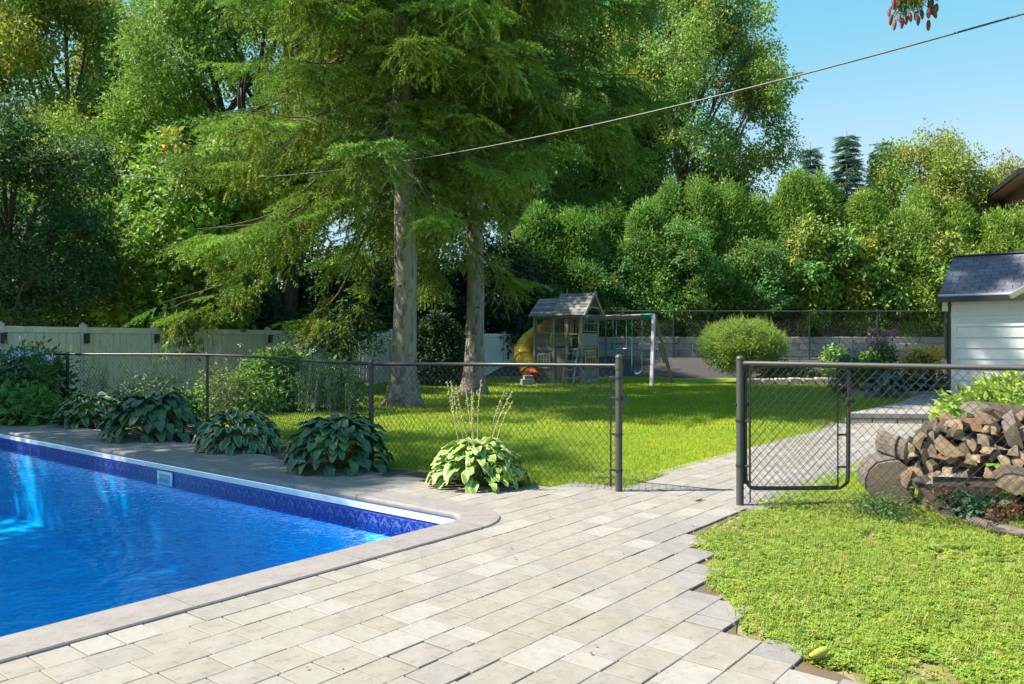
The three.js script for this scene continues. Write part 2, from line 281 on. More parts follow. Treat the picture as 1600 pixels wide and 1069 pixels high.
// ---------------------------------------------------------------- the pool
{
  const o = thing('swimming_pool', 'in-ground pool with blue liner, white track and stone coping', 'pool');
  const cap = new THREE.Shape(); const h0 = -0.045, h1 = 0.014;  // coping profile: x across (0 = pool lip), y up
  cap.moveTo(COPE, h0); cap.lineTo(COPE, h1 - 0.008); cap.lineTo(COPE - 0.008, h1); cap.lineTo(0.02, h1); cap.quadraticCurveTo(-0.012, h1, -0.012, (h0 + h1) / 2); cap.quadraticCurveTo(-0.012, h0, 0.02, h0); cap.closePath();
  const straight = (L) => new THREE.ExtrudeGeometry(cap, { depth: L - 0.006, bevelEnabled: false, curveSegments: 5 });
  const place = (g, origin, acrossE, alongE) => {             // shape x -> across, extrusion z -> along
    const ax = V(acrossE[0], 0, -acrossE[1]), az = V(alongE[0], 0, -alongE[1]), m = new THREE.Matrix4().makeBasis(ax, UP, az); const flip = ax.clone().cross(UP).dot(az) < 0;
    const c = g.clone().applyMatrix4(m.setPosition(origin)); if (flip) { const ix = c.index ? c.index.array : null; if (ix) for (let k = 0; k < ix.length; k += 3) [ix[k], ix[k + 1]] = [ix[k + 1], ix[k]]; } c.computeVertexNormals(); return c;
  };
  const uvm = (g) => { const p = g.attributes.position, u = g.attributes.uv; for (let k = 0; k < p.count; k++) u.setXY(k, p.getX(k), -p.getZ(k)); return g; };
  const tints = [M.coping, std([0.233, 0.208, 0.2], { map: rep(speck, 2.5, 2.5, 0.3, 0.1), bumpMap: rep(speck, 5), bumpScale: 0.0015, roughness: 0.75 })];
  let k = 0;
  const neg = (e) => [-e[0], -e[1]];
  for (let b = RIN; b < POOL_B; b += 1.2) { const L = Math.min(1.2, POOL_B - b); mesh('coping_stone', uvm(place(straight(L), EV(0, b, 0), E1, E2)), tints[k++ % 2], o); }
  for (let a = RIN; a < POOL_A; a += 1.2) { const L = Math.min(1.2, POOL_A - a); mesh('coping_stone', uvm(place(straight(L), EV(-a, 0, 0), neg(E2), neg(E1))), tints[k++ % 2], o); }
  for (let b = 0; b < POOL_B; b += 1.5) mesh('coping_stone', uvm(place(straight(Math.min(1.5, POOL_B - b)), EV(-POOL_A, b, 0), neg(E1), E2)), tints[k++ % 2], o);
  for (let a = 0; a < POOL_A; a += 1.3) mesh('coping_stone', uvm(place(straight(1.3), EV(-a, POOL_B, 0), E2, neg(E1))), tints[k++ % 2], o);
  for (const half of [0, 1]) {                                // rounded corner stones
    const mb = new MB(), prof = cap.extractPoints(5).shape, n = 8; const base = 0;
    for (let s = 0; s <= n; s++) { const t = (half + s / n * 0.985) * Math.PI / 4; for (const q of prof) { const r = RIN + q.x, p = EV(-RIN + r * Math.cos(t), RIN - r * Math.sin(t), q.y); mb.vert(...p, 0, 1, 0, p.x, -p.z); } }
    for (let s = 0; s < n; s++) for (let j = 0; j < prof.length; j++) { const a = s * prof.length + j, b = s * prof.length + (j + 1) % prof.length, c = a + prof.length, d = b + prof.length; mb.i.push(a, b, c, b, d, c); }
    let g = mb.done().toNonIndexed(); g.computeVertexNormals(); mesh('coping_stone', g, tints[half], o);
  }
  const tileT = tex(256, (u, v) => {                          // printed band of the liner: scrolls over dark blue
    const cx = Math.abs(((u * 2) % 1) - 0.5) * 2, wave = Math.abs(v - 0.45 - 0.2 * Math.sin(u * 4 * Math.PI)), blob = Math.hypot(cx - 0.5, (v - 0.35) * 1.6), n = fbm(u * 16, v * 16, 16, 3, 4);
    let c = [0.04, 0.1, 0.42];
    if (wave < 0.07) c = [0.25, 0.42, 0.72]; if (blob < 0.24) c = [0.05, 0.08, 0.22]; if (n > 0.62) c = [0.3, 0.42, 0.6];
    if (v > 0.86 || v < 0.06) c = [0.05, 0.16, 0.62]; if (v > 0.78 && v < 0.85 && (u * 24) % 1 < 0.5) c = [0.4, 0.55, 0.8];
    return c.map((x, k) => lerp([0.05, 0.12, 0.46][k], x, 0.62) * (0.85 + 0.3 * n)); }, 1, true);
  mesh('liner_wall', ringWall(0.0, -1.3, -0.31).done(), M.liner, o);
  mesh('liner_floor', flat(ringShape(0.0), -1.3), M.liner, o);
  mesh('tile_band', ringWall(0.0, -0.31, -0.09).done(), std([1, 1, 1], { map: rep(tileT, 3.2, 1 / 0.225), roughness: 0.3 }), o);
  { const mb = ringWall(-0.006, -0.1, -0.046); ringWall(-0.012, -0.1, -0.085, mb); mesh('track', mb.done(), M.track, o); }
  // skimmer plate on the far wall
  const [pa, pb] = [-0.012, 4.95], mb = new MB(), c = EV(pa, pb, -0.2), turn = EROT;
  mb.box(0.02, 0.035, 0.34, c.x, c.y + 0.062, c.z, turn); mb.box(0.02, 0.035, 0.34, c.x, c.y - 0.062, c.z, turn);
  for (const s of [-1, 1]) { const e = EV(pa, pb + s * 0.15, -0.2); mb.box(0.02, 0.089, 0.04, e.x, e.y, e.z, turn); }
  mb.build('skimmer_plate', M.track, o);
  const f = EV(pa + 0.004, pb, -0.2); new MB().box(0.008, 0.085, 0.25, f.x, f.y, f.z, turn).build('skimmer_flap', std([0.25, 0.35, 0.42], { roughness: 0.4 }), o);
  // water
  const rip = tex(512, (u, v) => 0.5 * fbm(u * 7 + 0.6 * vnoise(u * 5, v * 5, 5, 3), v * 7, 7, 3, 50) + 0.35 * fbm(u * 22, v * 18, 2200, 3, 60) + 0.15 * vnoise(u * 60, v * 60, 60, 9));
  const water = struct('water', flat(ringShape(-0.001), -0.215), new THREE.MeshPhysicalMaterial({ color: rgb(0.12, 0.86, 1), transmission: 1, thickness: 0, ior: 1.33, roughness: 0.02, bumpMap: rep(rip, 0.42), bumpScale: 0.016 }));
  tag(water, 'still blue water in the swimming pool', null);
}
// ---------------------------------------------------------------- foliage tools
function leafClump(n, rad, len, wid, sd, droop = 0.2, fold = 0.25) {
  seed(sd); const mb = new MB(), d = V(), t = V();
  for (let k = 0; k < n; k++) {
    const c = V(gauss(), gauss(), gauss()).multiplyScalar(rad * 0.6), dir = c.clone().normalize().add(V(gauss() * 0.7, gauss() * 0.5 - droop, gauss() * 0.7)).normalize();
    const side = dir.clone().cross(V(gauss() * 0.5, 1, gauss() * 0.5)).normalize(), nor = side.clone().cross(dir), s = rr(0.7, 1.2), L = len * s, w = wid * s / 2;
    const b = c, tip = c.clone().addScaledVector(dir, L).addScaledVector(nor, -L * 0.12), m = c.clone().addScaledVector(dir, L * 0.45);
    const l = m.clone().addScaledVector(side, -w).addScaledVector(nor, w * fold), r = m.clone().addScaledVector(side, w).addScaledVector(nor, w * fold);
    mb.tri(b, tip, l); mb.tri(b, r, tip);
  }
  return mb.done();
}
function scatter(name, geo, mat, list, parent) {              // list of {p, q|dir, s, c}
  const im = new THREE.InstancedMesh(geo, mat, list.length), m = new THREE.Matrix4(), q = new THREE.Quaternion(), e = new THREE.Euler();
  list.forEach((k, j) => {
    if (k.q) q.copy(k.q); else q.setFromEuler(e.set(k.rx ?? 0, k.ry ?? 0, k.rz ?? 0, 'YXZ'));
    m.compose(k.p, q, typeof k.s === 'number' ? V(k.s, k.s, k.s) : k.s); im.setMatrixAt(j, m); im.setColorAt(j, k.c);
  });
  im.name = parent ? name : numbered(name); im.castShadow = im.receiveShadow = true; (parent ?? scene).add(im); return im;
}
const tint = (c, v = 0.25, warm = 0.15) => { const k = 1 + gauss() * v, w = gauss() * warm; return rgb(Math.max(0.004, c[0] * k * (1 + w)), Math.max(0.004, c[1] * k), Math.max(0.002, c[2] * k * (1 - w))); };
const CL = { big: leafClump(12, 0.28, 0.19, 0.12, 101), mid: leafClump(18, 0.27, 0.13, 0.08, 102), fine: leafClump(16, 0.26, 0.1, 0.05, 103), far: leafClump(18, 0.5, 0.22, 0.13, 104), bush: leafClump(12, 0.13, 0.08, 0.035, 105, -0.4), cedar: leafClump(26, 0.24, 0.12, 0.042, 106, -0.4), willow: leafClump(14, 0.12, 0.16, 0.016, 107, -0.9) };
function broadleaf(o) {                                       // tree: trunk with limbs, crown of leaf clumps in lobes
  seed(o.seed);
  const t = thing(o.name ?? 'tree', o.label, o.category ?? 'tree', o.x, o.y ?? 0, -o.z, 0, o.group), lobes = [];
  const n = o.lobes ?? 16;
  for (let k = 0; k < n; k++) {
    const th = k * 2.39996 + rr(-0.3, 0.3), yy = 1 - 2 * (k + 0.5) / n, q = Math.sqrt(1 - yy * yy), f = rr(0.55, 0.85);
    lobes.push({ c: V(Math.cos(th) * q * o.rx * f, o.cy + yy * o.ry * f + (o.lift ?? 0) * q, Math.sin(th) * q * (o.rz ?? o.rx) * f), r: o.rx * (o.lobe ?? 0.36) * rr(0.75, 1.25) });
  }
  if (o.extra) for (const [x, y, z, r] of o.extra) lobes.push({ c: V(x, y, z), r });
  const mb = new MB(), H = o.cy + o.ry * 0.5, tr = o.tr ?? 0.2, lean = o.lean ?? [0, 0], stems = o.stems ?? 1;
  const spine = []; for (let s = 0; s < stems; s++) {
    const sp = (tt) => V(lean[0] * tt + (stems > 1 ? Math.cos(s * 2.4) * 0.28 * o.rx * tt : 0) + Math.sin(tt * 4 + s) * 0.12 * o.rx * 0.3, H * tt, lean[1] * tt + (stems > 1 ? Math.sin(s * 2.4) * 0.28 * o.rx * tt : 0));
    spine.push(sp); mb.limb([0, 0.2, 0.45, 0.7, 1].map(sp), (tt) => tr * (1 - 0.85 * tt) + tr * 0.5 * Math.exp(-tt * 22), 9);
  }
  lobes.forEach((l, k) => {
    const sp = spine[k % stems], t0 = Math.min(0.9, Math.max(o.fork ?? 0.3, (l.c.y / H) - 0.3 - rr(0, 0.15))), a = sp(t0), r0 = tr * 0.45 * (1 - t0 * 0.6), mid = a.clone().lerp(l.c, 0.5).add(V(rr(-0.2, 0.2), rr(0, 0.3), rr(-0.2, 0.2)).multiplyScalar(o.rx * 0.2));
    mb.limb([a, mid, l.c, l.c.clone().add(V(gauss(), rr(0.2, 0.8), gauss()).multiplyScalar(l.r * 0.4))], (tt) => r0 * (1 - 0.88 * tt), 6);
    if (o.twigs !== 0) for (let j = 0; j < 3; j++) { const e = l.c.clone().add(V(gauss(), gauss() * 0.8, gauss()).multiplyScalar(l.r * 0.7)); mb.limb([mid.clone().lerp(l.c, rr(0.2, 0.9)), l.c.clone().lerp(e, 0.4), e], (tt) => r0 * 0.3 * (1 - 0.8 * tt), 5); }
  });
  mb.build('trunk', o.bark ?? M.barkDark, t);
  const list = [], tot = lobes.reduce((s, l) => s + l.r * l.r, 0);
  for (const l of lobes) {
    const cnt = Math.round(o.n * l.r * l.r / tot), lc = tint(o.c, 0.14, 0.2), off = rr(0, 50);
    for (let k = 0; k < cnt; k++) {
      const d = V(gauss(), gauss(), gauss()).normalize(), rad = l.r * (0.35 + 0.75 * Math.pow(R(), 0.6)), p = l.c.clone().addScaledVector(d, rad * (1 + 0.25 * Math.sin(d.x * 7 + off) * Math.sin(d.y * 6 + off * 2)));
      p.y += l.r * 0.1 * d.y;
      const hole = Math.sin(p.x * 3.1 / o.rx * 2 + off) + Math.sin(p.y * 3.7 / o.rx * 2 + off * 0.7) + Math.sin(p.z * 3.3 / o.rx * 2); if (hole < (o.hole ?? -1.2)) continue;
      if (p.y < (o.min ?? 0.3)) continue;
      const c = tint([lc.r, lc.g, lc.b], 0.2, 0.12); if (o.autumn && R() < o.autumn) c.setRGB(c.g * 1.3, c.g * 0.85, c.b * 0.6);
      list.push({ p, rx: rr(-0.6, 0.6), ry: rr(0, 6.28), rz: rr(-0.6, 0.6), s: rr(0.75, 1.25) * (o.ls ?? 1), c });
    }
  }
  scatter('crown', o.geo ?? CL.mid, o.mat ?? M.leaf, list, t);
  return t;
}
// ---------------------------------------------------------------- spruces
function spray(n, L, sd, needles = 7) {                       // flat spruce branchlet along +x, hanging slightly
  seed(sd); const mb = new MB();
  const twig = (a, b, r) => {
    const d = b.clone().sub(a), len = d.length(); d.normalize(); const s = d.clone().cross(UP).normalize(), u = s.clone().cross(d);
    for (let k = 0; k < needles * Math.max(1, Math.round(len / 0.12)); k++) {
      const t = R(), p = a.clone().addScaledVector(d, len * t), th = R() * 6.283, out = s.clone().multiplyScalar(Math.cos(th)).addScaledVector(u, Math.sin(th) * 0.8).addScaledVector(d, 0.75).normalize(), w = d.clone().cross(out).normalize().multiplyScalar(r * 0.3);
      mb.tri(p.clone().sub(w), p.clone().add(w), p.clone().addScaledVector(out, r * rr(1.4, 2.4)));
    }
    const w2 = s.clone().multiplyScalar(r * 0.28), w3 = u.clone().multiplyScalar(r * 0.28); mb.tri(a.clone().sub(w2), a.clone().add(w2), b); mb.tri(a.clone().sub(w3), a.clone().add(w3), b);
  };
  const c = (t) => V(L * t, -0.1 * L * t * t, 0);
  for (let k = 0; k < 3; k++) twig(c(k / 3), c((k + 1) / 3), 0.032);
  for (let k = 0; k < n; k++) { const t = 0.1 + 0.8 * k / n, s = k % 2 ? 1 : -1, l = L * (0.5 - 0.34 * t) * rr(0.8, 1.2); twig(c(t), c(t).add(V(l * 0.7, -l * rr(0.1, 0.5), s * l * 0.75)), 0.028); }
  return mb.done();
}
const SPRAYS = [spray(9, 0.55, 201), spray(7, 0.45, 202), spray(10, 0.65, 203)];
const HANG = [spray(4, 0.6, 211, 9), spray(5, 0.8, 212, 9)];
const spikes = spray(5, 0.5, 220, 4);
function spruce(o) {
  seed(o.seed);
  const t = thing('spruce_tree', o.label, 'tree', o.x, 0, -o.z, 0, o.group), mb = new MB();
  const rad = (tt) => { const y = tt * o.h; return o.tr * (1 - 0.8 * tt) + o.tr * 0.75 * Math.exp(-y * 2.2); };
  const pts = []; for (let k = 0; k <= 9; k++) pts.push(V(Math.sin(k * 1.3) * 0.05, o.h * k / 9, Math.cos(k * 1.7) * 0.04)); pts.unshift(V(0, -0.05, 0)); pts[1].y = 0.4;
  const cv = new THREE.CatmullRomCurve3(pts);
  mb.limb(pts, (tt) => { const y = cv.getPoint(tt).y; return (a) => (o.tr * (1 - 0.8 * y / o.h) + o.tr * 0.62 * Math.exp(-Math.max(0, y) * 2.6)) * (1 + 0.16 * Math.exp(-y * 2.2) * Math.cos(a * 5 + 1) + 0.03 * Math.cos(a * 7 + y * 3)); }, 22);
  for (let k = 0; k < 7; k++) { const a = k * 0.9 + 0.3, d = V(Math.cos(a), 0, Math.sin(a)); mb.limb([d.clone().multiplyScalar(o.tr * 0.9).setY(0.22), d.clone().multiplyScalar(o.tr * 1.5).setY(0.06), d.clone().multiplyScalar(o.tr * 2.1).setY(-0.06)], (tt) => o.tr * 0.3 * (1 - 0.6 * tt), 7); }   // root flare
  mb.build('trunk', M.bark, t);
  for (let k = 0; k < 26; k++) { const kb = new MB(); const y = rr(0.9, o.y0 + 2.5), a = rr(0, 6.28), d = V(Math.cos(a), 0, Math.sin(a)), r = o.tr * (1 - 0.8 * y / o.h); kb.seg(d.clone().multiplyScalar(r * 0.9).setY(y), d.clone().multiplyScalar(r + rr(0.03, 0.12)).setY(y - 0.02), 0.04, 0.018, 6); kb.build('knot', M.twig, t); }
  const bm = new MB(), A = [[], [], []], Hs = [[], []], dead = new MB();
  for (let y = o.y0; y < o.h * 0.97;) {
    const f = (y - o.y0) / (o.h - o.y0), whorl = 4 + (R() < 0.5 ? 1 : 0), ph = R() * 6.28;
    for (let w = 0; w < whorl; w++) {
      const a = ph + w / whorl * 6.283 + rr(-0.3, 0.3), L = (o.reach * Math.pow(1 - f, 0.75) + 0.3) * rr(0.65, 1.15) * (o.bias && y < 8.5 ? 1 + o.bias * Math.cos(a - o.biasA) : y > 8.5 ? 1.3 : 1), dir = V(Math.cos(a), 0, -Math.sin(a)), drop = (o.drop ?? 0.32) * (1 - f * 0.9) * rr(0.7, 1.4);
      if (o.skip && o.skip(y, a)) continue;
      const P = (s) => V(dir.x * L * s, y - drop * L * Math.sin(Math.min(1, s * 0.95) * 2.2) * s + 0.1 * L * s * s, dir.z * L * s);
      const r0 = 0.045 * (1 - f * 0.6); bm.limb([P(0), P(0.33), P(0.66), P(1)], (tt) => r0 * (1 - 0.85 * tt), 6);
      const side = V(-dir.z, 0, dir.x), lc = tint(o.c, 0.18, 0.1), cnt = Math.round(L * (o.dens ?? 15));
      for (let k = 0; k < cnt; k++) {
        const s = 0.1 + 0.9 * Math.pow(R(), 0.75), p = P(s), sd = R() < 0.5 ? -1 : 1, wid = L * 0.3 * (1.15 - s) * R(), c = tint([lc.r, lc.g, lc.b], 0.32, 0.1);
        p.addScaledVector(side, sd * wid).y -= wid * 0.35 + rr(0, 0.12);
        if (s > 0.75) c.multiplyScalar(1.25);
        const yaw = Math.atan2(-(dir.z + side.z * sd * 0.8), dir.x + side.x * sd * 0.8);
        if (R() < (o.hang ?? 0.35)) Hs[k % 2].push({ p, ry: yaw + rr(-0.4, 0.4), rz: -rr(0.9, 1.5), rx: rr(-0.5, 0.5), s: rr(0.85, 1.5), c: c.clone().multiply(rgb(1.1, 0.95, 0.9)) });
        else A[k % 3].push({ p, ry: yaw + rr(-0.35, 0.35), rz: -rr(0.05, 0.5), rx: rr(-0.3, 0.3), s: rr(0.9, 1.7), c });
      }
      for (let k = 0; k < 2; k++) { const s = rr(0.3, 0.9), p = P(s); bm.limb([p, p.clone().addScaledVector(side, (k ? 1 : -1) * L * 0.12).add(V(dir.x * 0.2, -0.12, dir.z * 0.2)), p.clone().addScaledVector(side, (k ? 1 : -1) * L * 0.25).add(V(dir.x * 0.4, -0.35, dir.z * 0.4))], (tt) => 0.014 * (1 - 0.7 * tt), 4); }
    }
    y += rr(0.22, 0.42) * (o.gap ?? 1);
  }
  for (let k = 0; k < (o.dead ?? 10); k++) { const y = rr(o.y0 - 1.2, o.y0 + 3), a = rr(0, 6.28), d = V(Math.cos(a), 0, Math.sin(a)), L = rr(0.5, 1.8); bm.limb([d.clone().multiplyScalar(0.15).setY(y), d.clone().multiplyScalar(L * 0.6).setY(y - 0.1), d.clone().multiplyScalar(L).setY(y - 0.4 * L)], (tt) => 0.02 * (1 - 0.8 * tt), 5); }
  bm.build('branches', M.twig, t);
  const crown = [...A.map((l, k) => [SPRAYS[k], l]), ...Hs.map((l, k) => [HANG[k], l])].filter(([, l]) => l.length);
  for (const [g, l] of crown) scatter('crown', g, M.needle, l, t);
  return t;
}
// ---------------------------------------------------------------- far terrain: mulch bank, retaining wall, raised bed, terrace
{
  const mb = new MB(), bank = [[-4, 33], [6, 32.6], [9.5, 33], [11, 34], [24, 34]];
  for (let k = 0; k < bank.length - 1; k++) { const [x0, z0] = bank[k], [x1, z1] = bank[k + 1]; for (let s = 0; s < 4; s++) { const f = (q) => [q / 4, 0.85 * Math.sin(q / 4 * Math.PI / 2)], [t0, y0] = f(s), [t1, y1] = f(s + 1); mb.quad(V(x0, y0 - 0.04, -lerp(z0, 37, t0)), V(x1, y0 - 0.04, -lerp(z1, 37, t0)), V(x1, y1 - 0.04, -lerp(z1, 37, t1)), V(x0, y1 - 0.04, -lerp(z0, 37, t1))); } }
  struct('mulch_bank', mb.done(), std([0.062, 0.052, 0.056], { map: rep(speck, 3), bumpMap: rep(speck, 3), bumpScale: 0.08, roughness: 1 }));
  struct('raised_ground', chamfer(70, 1.5, 40, 0.05).clone().translate(8, 0.75, -57.3), M.soil);
}
{
  seed(61);
  const w = thing('retaining_wall', 'long low grey retaining wall of stacked blocks below the hedge', 'wall', 0, 0.78, -36.6);
  const ms = [[0.33, 0.31, 0.3], [0.29, 0.28, 0.27], [0.36, 0.33, 0.29]].map((c) => std(c, { map: rep(speck, 0.9), bumpMap: rep(speck, 2), bumpScale: 0.02, roughness: 1 }));
  for (let r = 0; r < 3; r++) for (let x = -4 + (r % 2) * 0.6; x < 24; x += 1.22) { const m = mesh('block', chamfer(1.2, 0.295, 0.4, 0.02), ms[Math.floor(R() * 3)], w); m.position.set(x, r * 0.302 + 0.15, gauss() * 0.02); m.rotation.y = gauss() * 0.01; }
}
function chainMesh(A, B, y0, y1, dia, rad, mb = new MB()) {   // diagonal woven wires of a chain link panel
  const L = Math.hypot(B[0] - A[0], B[1] - A[1]), d = [(B[0] - A[0]) / L, (B[1] - A[1]) / L], H = y1 - y0, run = H * 0.88;
  for (let o = -run; o < L; o += dia) for (const s of [0, 1]) {
    let u0 = o, u1 = o + run, v0 = 0, v1 = H; if (u0 < 0) { v0 = -u0 / run * H; u0 = 0; } if (u1 > L) { v1 = H * (L - o) / run; u1 = L; } if (u1 - u0 < 0.01) continue;
    if (s) { v0 = H - v0; v1 = H - v1; }
    const n = s ? 0.0018 : -0.0018, P = (u, v) => V(A[0] + d[0] * u - d[1] * n, y0 + v, -(A[1] + d[1] * u + d[0] * n));
    mb.seg(P(u0, v0), P(u1, v1), rad, rad, 4, false);
  }
  return mb;
}
const post = (x, z, h, r, mb = new MB()) => { mb.seg(V(x, -0.05, -z), V(x, h, -z), r, r, 14); mb.geo(new THREE.SphereGeometry(r * 1.12, 14, 8), new THREE.Matrix4().makeScale(1, 0.8, 1).setPosition(x, h, -z)); return mb; };
{
  const t = thing('chain_link_fence', 'tall dark chain link fence with thin posts in front of the retaining wall', 'fence');
  const mb = new MB();
  for (let x = 4.2; x < 21; x += 3.05) post(x, 35.9, 2.85, 0.04).build('post', M.black, t);
  mb.seg(V(4.2, 2.83, -35.9), V(20.5, 2.83, -35.9), 0.026); mb.build('rail', M.steel, t);
  chainMesh([4.2, 35.9], [20.5, 35.9], 0.75, 2.82, 0.16, 0.0035).build('mesh', M.wire, t);
}
// raised bed with edging stones, terrace beside the shed
{
  seed(64);
  const o = thing('stone_border', 'low border of tan edging stones in front of the garden bed', 'border', 0, 0, 0);
  for (let x = 8.2; x < 12.9; x += 0.48) { const m = mesh('stone', chamfer(rr(0.4, 0.47), rr(0.2, 0.28), 0.26, 0.04), M.stone, o); m.position.set(x, 0.1, -27.1 - (x - 8) * 0.12 + gauss() * 0.03); m.rotation.y = gauss() * 0.08; }
  struct('garden_bed', flat(polyShape([[8, 27.2], [13, 27.8], [20, 29], [20, 34.2], [9.5, 34.2]]), 0.12), M.soil);
  const SB = thing('planter_kerb', 'grey timber kerb around the blue-green plants by the shed', 'kerb');
  new MB().bar(V(9.2, 0.06, -20.8), V(11.9, 0.06, -20.3), 0.22, 0.2).build('front_timber', M.greyWood, SB);
  new MB().bar(V(9.15, 0.06, -20.9), V(9.5, 0.06, -22.6), 0.2, 0.2).build('side_timber', M.greyWood, SB);
  const T = thing('terrace', 'raised concrete terrace with stone edge in front of the shed', null); T.userData.kind = 'structure';
  const poly = [[6.02, 14.32], [9, 14.0], [13, 10.8], [17, 16], [10, 19.5], [7.85, 16.4]], s = polyShape(poly);
  const g = new THREE.ExtrudeGeometry(s, { depth: 0.07, bevelEnabled: true, bevelSize: 0.012, bevelThickness: 0.012, bevelSegments: 1 }); g.rotateX(-Math.PI / 2); g.translate(0, 0.1, 0);
  mesh('slab', g, M.concrete, T);
  for (let k = 0; k < 2; k++) { const [p, q] = k ? [poly[1], poly[2]] : [poly[0], poly[1]], L = Math.hypot(q[0] - p[0], q[1] - p[1]), n = Math.floor(L / 0.42); for (let j = 0; j < n; j++) { const f = (j + 0.5) / n, m = mesh('stone', chamfer(L / n - 0.012, 0.13, 0.2, 0.015), M.stone, T); m.position.set(lerp(p[0], q[0], f), 0.02, -lerp(p[1], q[1], f) - 0.1); m.rotation.y = Math.atan2(q[1] - p[1], q[0] - p[0]); } }
  struct('soil_bed', flat(polyShape([E(1.02, 0.1), E(1.02, 11.5), [-9, 17.2], [-5.6, 14.7], [-1.75, 9.5], [-0.3, 8.65], [0.35, 8.2]]), -0.022), M.soil);
}
// ---------------------------------------------------------------- white vinyl fence
{
  seed(70);
  const f = thing('white_fence', 'long pale vinyl privacy fence behind the garden at the left', 'fence', -11.14, 0, -17.4, Math.atan2(0.844, 0.536)), W = 1.83;
  const capG = new THREE.ConeGeometry(0.105, 0.07, 4); capG.rotateY(Math.PI / 4);
  for (let i = -3; i <= 12; i++) {
    const p = mesh('post', chamfer(0.13, 1.95, 0.13), M.vinyl, f); p.position.set(i * W, 0.88, 0); const c = mesh('post_cap', capG, M.vinyl, p); c.position.y = 1.0;
    if (i === 12) break;
    for (const [y, h] of [[1.73, 0.14], [0.12, 0.14]]) { const r = mesh('rail', chamfer(W - 0.13, h, 0.06), M.vinyl, f); r.position.set((i + 0.5) * W, y, 0); }
    const n = 10, bw = (W - 0.13) / n; for (let k = 0; k < n; k++) { const b = mesh('board', chamfer(bw - 0.011, 1.47, 0.03, 0.008), M.vinyl, f); b.position.set(i * W + 0.065 + (k + 0.5) * bw, 0.925, 0); }
  }
  const names = ['first post from the left edge', 'second post, behind the chain link fence', 'third post, above the tall grassy stalks', 'fifth post, left of the small leafy tree'];
  [0, 1, 2, 4].forEach((i, k) => {
    const x = -11.14 + 0.536 * W * i + 0.844 * 0.11 + 0.536 * 0.03, z = 17.4 + 0.844 * W * i - 0.536 * 0.11 + 0.844 * 0.03, t = thing('fence_lamp', 'small black lamp on the pale fence, ' + names[k], 'lamp', x, 1.42, -z, Math.atan2(0.844, 0.536), 'black lamps on the pale fence posts');
    new MB().box(0.1, 0.2, 0.1, 0, 0.1, 0).build('housing', M.black, t); new MB().box(0.12, 0.03, 0.13, 0, 0.22, 0).build('lamp_cap', M.black, t); new MB().box(0.06, 0.08, 0.02, 0, 0.05, 0.055).build('diffuser', M.glassDark, t);
  });
}
// ---------------------------------------------------------------- chain link fences and gate round the pool
const LP = [1.04, 7.78], RP = [2.03, 7.12];
{
  const t = thing('pool_fence', 'black chain link pool fence running left behind the hostas', 'fence');
  const line = [LP, [-0.4, 8.6], [-1.64, 9.32], [-5.62, 14.75], [-8.75, 15.75], [-12.5, 16.1]], h = [1.245, 1.235, 1.22, 1.24, 1.235, 1.235];
  post(...LP, 1.3, 0.034).build('post', M.steel, t);
  for (const k of [2, 3, 4, 5]) post(...line[k], h[k] - 0.01, 0.03).build('post', M.black, t);
  const mb = new MB(); mb.limb(line.map(([x, z], k) => V(x, h[k] - 0.025, -z)), () => 0.021, 10); mb.build('rail', M.black, t);
  const cl = new MB(); for (let k = 0; k < line.length - 1; k++) chainMesh(line[k], line[k + 1], 0.03, 1.21, k < 3 ? 0.072 : 0.085, 0.0021, cl); cl.build('mesh', M.wire, t);
  const tb = new MB(); const bx = LP[0] - 0.07, bz = LP[1] + 0.075; tb.seg(V(bx, 0.03, -bz), V(bx, 1.2, -bz), 0.008); tb.build('tension_bar', M.black, t);
  for (const y of [0.2, 0.55, 0.9, 1.1]) { const b = new MB(); b.geo(new THREE.CylinderGeometry(0.039, 0.039, 0.025, 14), new THREE.Matrix4().setPosition(LP[0], y, -LP[1])); b.box(0.09, 0.022, 0.016, LP[0] - 0.05, y, -LP[1] - 0.05, Math.PI * 0.75); b.build('band', M.black, t); }
  const cp = new MB(); cp.geo(new THREE.CylinderGeometry(0.04, 0.04, 0.05, 14), new THREE.Matrix4().setPosition(LP[0], 1.21, -LP[1])); cp.build('rail_end', M.steel, t);
  const lt = new MB(); lt.box(0.05, 0.05, 0.03, LP[0] + 0.05, 0.9, -LP[1]); lt.bar(V(LP[0] + 0.06, 0.93, -LP[1] + 0.01), V(LP[0] + 0.09, 0.86, -LP[1] + 0.02), 0.018, 0.012); lt.build('latch', M.steel, t);
}
{
  const t = thing('side_fence', 'dark chain link fence running right in front of the firewood', 'fence');
  const line = [RP, [3.81, 5.97], [5.6, 4.8]];
  post(...RP, 1.3, 0.033).build('post', M.steel, t); post(...line[2], 1.25, 0.028).build('post', M.steel, t);
  const mb = new MB(); mb.seg(V(RP[0], 1.262, -RP[1]), V(line[2][0], 1.25, -line[2][1]), 0.021, 0.021, 12); mb.build('rail', M.steel, t);
  chainMesh(RP, line[2], 0.03, 1.25, 0.072, 0.0022).build('mesh', M.wire, t);
  const tb = new MB(); tb.seg(V(RP[0] + 0.075, 0.03, -RP[1] + 0.05), V(RP[0] + 0.075, 1.24, -RP[1] + 0.05), 0.007); tb.build('tension_bar', M.black, t);
  for (const y of [0.35, 0.75]) { const b = new MB(); b.geo(new THREE.CylinderGeometry(0.038, 0.038, 0.022, 14), new THREE.Matrix4().setPosition(RP[0], y, -RP[1])); b.box(0.085, 0.02, 0.014, RP[0] + 0.05, y, -RP[1] + 0.032, -0.57); b.build('band', M.black, t); }
}
